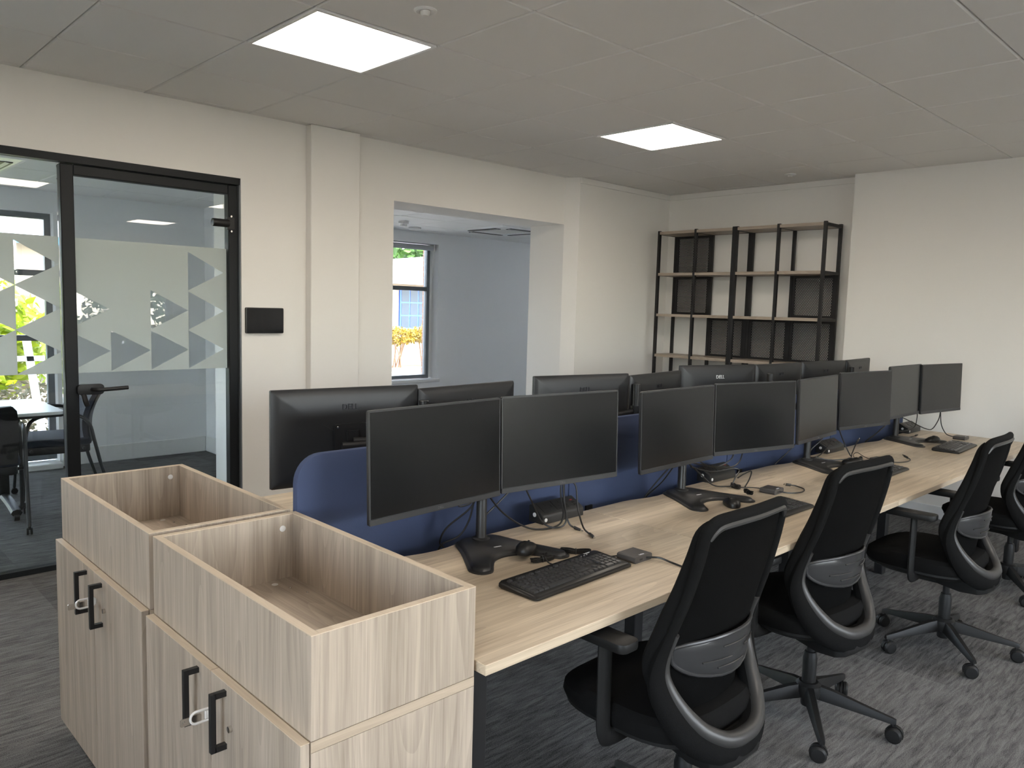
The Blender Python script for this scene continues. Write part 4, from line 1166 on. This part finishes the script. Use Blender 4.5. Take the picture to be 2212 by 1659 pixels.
    for s in (-1, 1):
        ar = MB().tube(spline([(s*.15, .075, .372), (s*.245, .075, .376), (s*.272, .075, .40), (s*.278, .075, .47), (s*.280, .075, .655)], 5), .020, 10, flat=(1.3, .62)).build('arm_post', 'chair_plastic', t, True)
        MB().prism(rrect(-.038, .038, -.015, .205, .022, 4), .650, .676).bevel(.007, 2, 40).build('arm_pad', 'chair_plastic', t, True).location = (s*.285, 0, 0)
    return t
ch = make_chair()
CH = [(-0.388, -1.071, 0.5, 'black mesh back task chair nearest the camera'), (0.55, -1.0, -4.5, 'second black task chair from the camera'), (1.63, -1.13, 1.5, 'third black task chair, its whole star base in view'), (2.80, -1.10, -6.0, 'farthest black task chair, cut off by the right edge')]
for k, (x, y, a, lab) in enumerate(CH):
    o = ch if k == 0 else copy_tree(ch)
    place(o, (x, y, 0), math.radians(a), lab)

# ================================================================== SHELF UNIT IN THE ALCOVE
SX0, SX1 = 3.95, 4.255
YB = [2.213, 1.812, 1.412, 1.008, 0.612]
ZS = [2.25, 1.865, 1.482, 1.10, 0.715, 0.33]
PERF = {(0, 0), (0, 1), (3, 1), (1, 2), (2, 2), (3, 2), (0, 4), (3, 3)}
for u_ in (0, 1):
    t = thing('shelf_unit', ['left half of the tall black framed shelf unit with ash shelves', 'right half of the tall black framed shelf unit with ash shelves'][u_], 'shelf', (0, 0, 0), group='open shelf units in the alcove')
    ys = YB[2*u_:2*u_+3]
    Y = [ys[0]-(0 if u_ == 0 else 0.013), ys[1], ys[2]+(0.013 if u_ == 0 else 0)]
    for y in Y:
        for x in (SX0+0.0125, SX1-0.0125):
            MB().box(x-0.0125, x+0.0125, y-0.0125, y+0.0125, 0, 2.262).build('post', 'black', t)
        for z in ZS: MB().box(SX0+0.025, SX1-0.025, y-0.012, y+0.012, z-0.022, z+0.003).build('side_rail', 'black', t)
    for b_ in (0, 1):
        ya, yb = Y[b_+1]+0.0127, Y[b_]-0.0127
        for r, z in enumerate(ZS):
            MB().box(SX0-0.004, SX1-0.03, ya, yb, z-0.021, z+0.004).build('shelf_board', 'wood_y', t)
            MB().box(SX1-0.028, SX1-0.006, ya, yb, z-0.022, z+0.003).build('back_rail', 'black', t)
            if (2*u_+b_, r) in PERF and r < 5:
                z1, z0 = z-0.022, ZS[r+1]+0.003
                fr = MB(); xa, xb = SX1-0.021, SX1-0.006
                fr.box(xa, xb, ya, ya+0.022, z0, z1).box(xa, xb, yb-0.022, yb, z0, z1).box(xa, xb, ya+0.022, yb-0.022, z0, z0+0.02).box(xa, xb, ya+0.022, yb-0.022, z1-0.02, z1)
                p_ = fr.build('mesh_panel_frame', 'black', t)
                MB().box(SX1-0.0145, SX1-0.0130, ya+0.02, yb-0.02, z0+0.018, z1-0.018).build('perforated_sheet', 'perf', p_)

# ================================================================== MEETING ROOM FURNITURE
t = thing('meeting_table', 'white topped meeting table on black legs behind the glass', 'table', (-1.5, 4.07, 0))
MB().prism(rrect(-0.78, 0.76, -0.42, 0.42, 0.05), 0.70, 0.722).bevel(0.003, 1).build('table_top', 'tabletop', t)
MB().prism(rrect(-0.775, 0.755, -0.415, 0.415, 0.05), 0.685, 0.70).build('edge_underlay', 'black', t)
for s in (-1, 1):
    MB().box(s*0.46-0.03, s*0.46+0.03, -0.04, 0.04, 0.08, 0.685).bevel(0.004, 1).build('leg', 'black', t)
    MB().tube(spline([(s*0.46, -0.38, 0.055), (s*0.46, -0.2, 0.085), (s*0.46, 0, 0.10), (s*0.46, 0.2, 0.085), (s*0.46, 0.38, 0.055)], 5), 0.028, 8, flat=(0.9, 1.2)).build('foot', 'black', t, True)
    for q in (-1, 1):
        MB().cyl((0, q*0.36, 0.026), 0.026, s*0.46-0.016, s*0.46+0.016, 16, 'x').build('caster', 'black', t, True)
def make_mchair():
    # faces +Y, tubular arms that run down into the legs
    t = thing('meeting_chair', 'x', 'chair', group='armchairs at the meeting table')
    b = MB(); b.prism(rrect(-0.24, 0.24, -0.22, 0.24, 0.06), 0.42, 0.475); b.bevel(0.016, 3, 40).build('seat', 'mchair', t, True)
    MB().prism(rrect(-0.225, 0.225, -0.21, 0.22, 0.05), 0.365, 0.42).bevel(0.008, 2, 40).build('seat_shell', 'black', t, True)
    rows = []
    for i in range(13):
        k = i/12; z = 0.44+0.37*k
        y = -0.225-0.03*math.sin(k*math.pi)*-1-0.07*k*k
        hw = 0.215+0.015*math.sin(math.pi*k)-(0.02 if i == 12 else 0)
        rows.append((z, y, hw))
    b = MB()
    b.rings([[(-hw, y+0.02*1, z), (-hw*0.5, y-0.015, z), (hw*0.5, y-0.015, z), (hw, y+0.02, z), (hw, y+0.055, z), (hw*0.5, y+0.03, z), (-hw*0.5, y+0.03, z), (-hw, y+0.055, z)] for z, y, hw in rows])
    b.build('backrest', 'mchair', t, True)
    b = MB()
    b.rings([[(-hw-0.006, y+0.012, z), (-hw*0.5, y-0.03, z), (hw*0.5, y-0.03, z), (hw+0.006, y+0.012, z), (hw*0.5, y-0.018, z), (-hw*0.5, y-0.018, z)] for z, y, hw in rows])
    b.build('back_shell', 'black', t, True)
    for s in (-1, 1):
        x = s*0.265
        MB().tube(spline([(x, 0.235, 0.055), (x, 0.215, 0.30), (x, 0.205, 0.50), (x, 0.17, 0.615), (x, 0.06, 0.655), (x, -0.10, 0.65), (x, -0.19, 0.585), (x, -0.225, 0.45), (x, -0.27, 0.25), (x, -0.33, 0.055)], 6), 0.0125, 10).build('arm_leg_tube', 'tube', t, True)
        for y in (-0.16, 0.17): MB().tube([(x, y, 0.40), (s*0.215, y, 0.395)], 0.011, 8).build('seat_bracket', 'tube', t, True)
        for y in (0.235, -0.33):
            c = MB(); c.cyl((x, 0, 0), 0.009, 0.04, 0.07, 10).lathe([(0.004, 0.004), (0.022, 0.005), (0.024, 0.010), (0.022, 0.017), (0.004, 0.018)], (x, y, 0.0245), 16, 'x').lathe([(0.004, -0.004), (0.022, -0.005), (0.024, -0.010), (0.022, -0.017), (0.004, -0.018)], (x, y, 0.0245), 16, 'x')
            # stem is placed at the leg end
            c2 = MB(); c2.lathe([(0.009, 0.035), (0.009, 0.065)], (x, y, 0), 10)
            c.bm.free()
            c2.lathe([(0.004, 0.004), (0.022, 0.005), (0.0245, 0.010), (0.022, 0.017), (0.004, 0.018)], (x, y, 0.0245), 16, 'x').lathe([(0.004, -0.004), (0.022, -0.005), (0.0245, -0.010), (0.022, -0.017), (0.004, -0.018)], (x, y, 0.0245), 16, 'x')
            c2.build('caster', 'black', t, True)
    return t
mc = make_mchair()
place(mc, (-0.68, 4.24, 0), math.radians(84), 'dark meeting chair at the table end, side on behind the door edge')
o = copy_tree(mc)
place(o, (-1.27, 3.66, 0), math.radians(-8), 'dark meeting chair with its back to us at the left picture edge')

# ================================================================== OUTSIDE
struct('ground', MB().box(-30, 40, 5.7, 40, -0.4, -0.15), 'paving')
struct('ground_side', MB().box(-30, -4.91, -6.2, 5.69, -0.4, -0.15), 'paving')
struct('ground_back', MB().box(-30, 40, -30, -6.21, -0.4, -0.15), 'paving')
def leaves(b, c, rad, n, size, rnd, shell=0.55, flat=0.0):
    for _ in range(n):
        while True:
            p_ = Vector((rnd.uniform(-1, 1), rnd.uniform(-1, 1), rnd.uniform(-1, 1)))
            if shell < p_.length < 1: break
        q = Vector((c[0]+p_.x*rad[0], c[1]+p_.y*rad[1], c[2]+p_.z*rad[2]))
        d = Vector((rnd.gauss(0, 1), rnd.gauss(0, 1), rnd.gauss(-0.2, 0.8))).normalized()
        u = d.orthogonal().normalized()
        u.rotate(Matrix.Rotation(rnd.uniform(0, 6.28), 3, d)); v = d.cross(u)
        s = size*rnd.uniform(0.7, 1.3)
        a, t1, e, t2 = q, q+d*s*0.5+u*s*0.26+v*s*0.06, q+d*s, q+d*s*0.5-u*s*0.26+v*s*0.06
        vs = b.verts([a, t1, e, t2]); b.face([vs[0], vs[1], vs[2]]); b.face([vs[0], vs[2], vs[3]])
def shrub(name, label, cat, loc, blobs, mat, stems, size, seed, group=None, stem_h=0.5):
    rnd = random.Random(seed)
    t = thing(name, label, cat, loc, group=group)
    b = MB()
    for c, r, n in blobs: leaves(b, c, r, n, size, rnd)
    f = b.build('foliage', mat, t); f['kind'] = 'stuff'
    for k in range(stems):
        a = rnd.uniform(0, 6.28); rr = rnd.uniform(0.1, 0.3)
        bl = blobs[k % len(blobs)]
        top = Vector((bl[0][0]+rnd.uniform(-.5, .5)*bl[1][0], bl[0][1]+rnd.uniform(-.4, .4)*bl[1][1], bl[0][2]))
        foot = Vector((bl[0][0]+rr*math.cos(a)*0.5, bl[0][1]+rr*math.sin(a)*0.5, -0.15-loc[2]))
        MB().tube(spline([foot, foot.lerp(top, 0.5)+Vector((rnd.uniform(-.08, .08), rnd.uniform(-.08, .08), 0)), top], 4), [0.016]*9, 6).build('stem', 'stem', t, True)
    return t
# hedge outside the meeting room
shrub('lime_shrub', 'large leaved lime green shrub filling the meeting room window', 'shrub', (-0.6, 8.2, 0), [((-0.9, 0, 0.9), (0.9, 0.6, 0.8), 1500), ((0.15, 0.1, 0.95), (0.75, 0.6, 0.72), 1500), ((-2.2, 0, 0.9), (0.9, 0.6, 0.8), 900)], 'leaf_lime', 8, 0.17, 3)
shrub('green_shrub', 'low darker green shrub in front of the lime hedge', 'shrub', (-0.5, 7.3, 0), [((-0.7, 0, 0.25), (0.7, 0.3, 0.42), 1500), ((0.35, 0, 0.22), (0.55, 0.3, 0.38), 1300)], 'leaf_mixed', 4, 0.075, 4)
shrub('green_shrub', 'dark green shrub rising at the right of the lime hedge', 'shrub', (1.35, 9.6, 0), [((0, 0, 0.8), (0.8, 0.6, 0.9), 1600)], 'leaf_green', 4, 0.11, 5)
# white garden bench frame
t = thing('garden_trestle', 'white painted trestle frame standing in front of the lime hedge', 'trestle', (-0.35, 6.75, 0))
MB().box(-0.75, 0.2, -0.03, 0.03, 0.84, 0.89).build('top_rail', 'white', t)
for s in (-0.42, 0.12):
    MB().obox((s, 0, 0.45), ((0.12, 0, -1), (0, 1, 0), (1, 0, 0.12)), (0.60, 0.03, 0.032)).build('leg', 'white', t)
MB().box(-0.60, 0.32, -0.028, 0.028, 0.30, 0.345).build('stretcher', 'white', t)
MB().box(-0.55, 0.30, -0.025, 0.025, -0.13, -0.09).build('foot_rail', 'white', t)
# neighbouring pale roofed building seen over the hedge
t = thing('pale_building', 'white roofed building with cyan fascia beyond the lime hedge', 'building', (0, 13.5, 0))
MB().box(-5, 3.0, 0, 4, -0.15, 2.45).build('wall', 'render', t)
b = MB(); b.rings([[(-5.4, -0.5, 2.40), (3.3, -0.5, 2.40), (3.3, 4.5, 2.40), (-5.4, 4.5, 2.40)], [(-5.4, -0.5, 2.46), (3.3, -0.5, 2.46), (3.3, 4.5, 2.46), (-5.4, 4.5, 2.46)], [(-4.4, 1.8, 3.9), (0.3, 1.8, 3.9), (0.3, 2.4, 3.9), (-4.4, 2.4, 3.9)]])
b.build('roof', 'roof', t)
MB().box(-5.45, 3.35, -0.56, -0.5, 2.36, 2.50).build('fascia', 'cyan', t)
# building with the blue window seen through the annex window
t = thing('blue_window_building', 'cream building with blue gridded window and white roof seen through the annex window', 'building', (9.6, 16.0, 0))
MB().box(-3.5, 5.0, 0, 5, -0.15, 2.15).build('wall', 'render', t)
wf = MB().box(1.25, 2.55, -0.06, -0.005, 0.45, 1.98).build('window', 'blueframe', t)
for i in range(4):
    for j in range(4):
        x0 = 1.30+0.305*i; z0 = 0.50+0.365*j
        MB().box(x0, x0+0.265, -0.068, -0.06, z0, z0+0.325).build('pane', 'farglass', wf)
b = MB(); b.rings([[(-4, -0.55, 2.10), (5.5, -0.55, 2.10), (5.5, 5.5, 2.10), (-4, 5.5, 2.10)], [(-4, -0.55, 2.18), (5.5, -0.55, 2.18), (5.5, 5.5, 2.18), (-4, 5.5, 2.18)], [(-0.2, 2.2, 2.25), (5.5, 2.2, 3.28), (5.5, 2.8, 3.28), (-0.2, 2.8, 2.25)]])
b.build('roof', 'roof', t)
MB().box(-4.05, 5.55, -0.62, -0.55, 2.08, 2.20).build('gutter', 'white', t)
shrub('amber_hedge', 'amber topped hedge on thin bare stems below the blue window', 'hedge', (10.1, 14.2, 0), [((-0.6, 0, 0.72), (0.6, 0.35, 0.22), 1300), ((0.35, 0, 0.74), (0.6, 0.35, 0.22), 1300), ((1.2, 0, 0.72), (0.55, 0.35, 0.22), 900)], 'leaf_amber', 16, 0.085, 8)
tag(MB().box(8.4, 12.5, 13.7, 14.8, -0.15, -0.10).build('flower_bed', 'soil'), kind='structure')
for k, (x, y, r, lab) in enumerate(((18.8, 26, 2.4, 'round green tree above the white roof, right of two'), (13.0, 29, 2.4, 'round green tree above the white roof, left of two'), (3.0, 24, 2.4, 'green tree standing far behind the pale roofed building'))):
    shrub('tree', lab, 'tree', (x, y, 0), [((0, 0, 4.1), (r, r, 2.2), 2200), ((1.2, 0, 3.3), (r*0.8, r*0.8, 1.6), 1200)], 'leaf_tree', 3, 0.38, 20+k, 'trees far behind the roofs')
# brick pier of the annex window reveal: each brick its own piece
bp_ = tag(MB().box(3.829, 3.8495, 5.59, 5.70, 0.56, 2.249).build('trim_5', 'mortar'), 'buff brick outer reveal beside the annex window', kind='structure')
brm = MB().box(-0.006, 0.012, -0.052, 0.052, 0, 0.064).bevel(0.003, 1).mesh('brick', 'brick')
for k in range(22):
    o = link('brick', brm, bp_); o.location = (3.829+0.0012*(k % 3), 5.645, 0.58+0.075*k)
# shrubs outside the windows behind the camera (mirrored in the glass door)
for k, (x, lab) in enumerate(((-3.6, 'shrub outside the back windows, near end'), (-1.4, 'shrub outside the back windows, second from the near end'), (0.8, 'shrub outside the back windows, second from the far end'), (3.0, 'shrub outside the back windows, far end'))):
    shrub('back_shrub', lab, 'shrub', (x, -8.4, 0), [((0, 0, 1.0), (1.05, 0.6, 1.1), 1500)], 'leaf_green', 3, 0.15, 40+k, 'shrubs behind the camera')
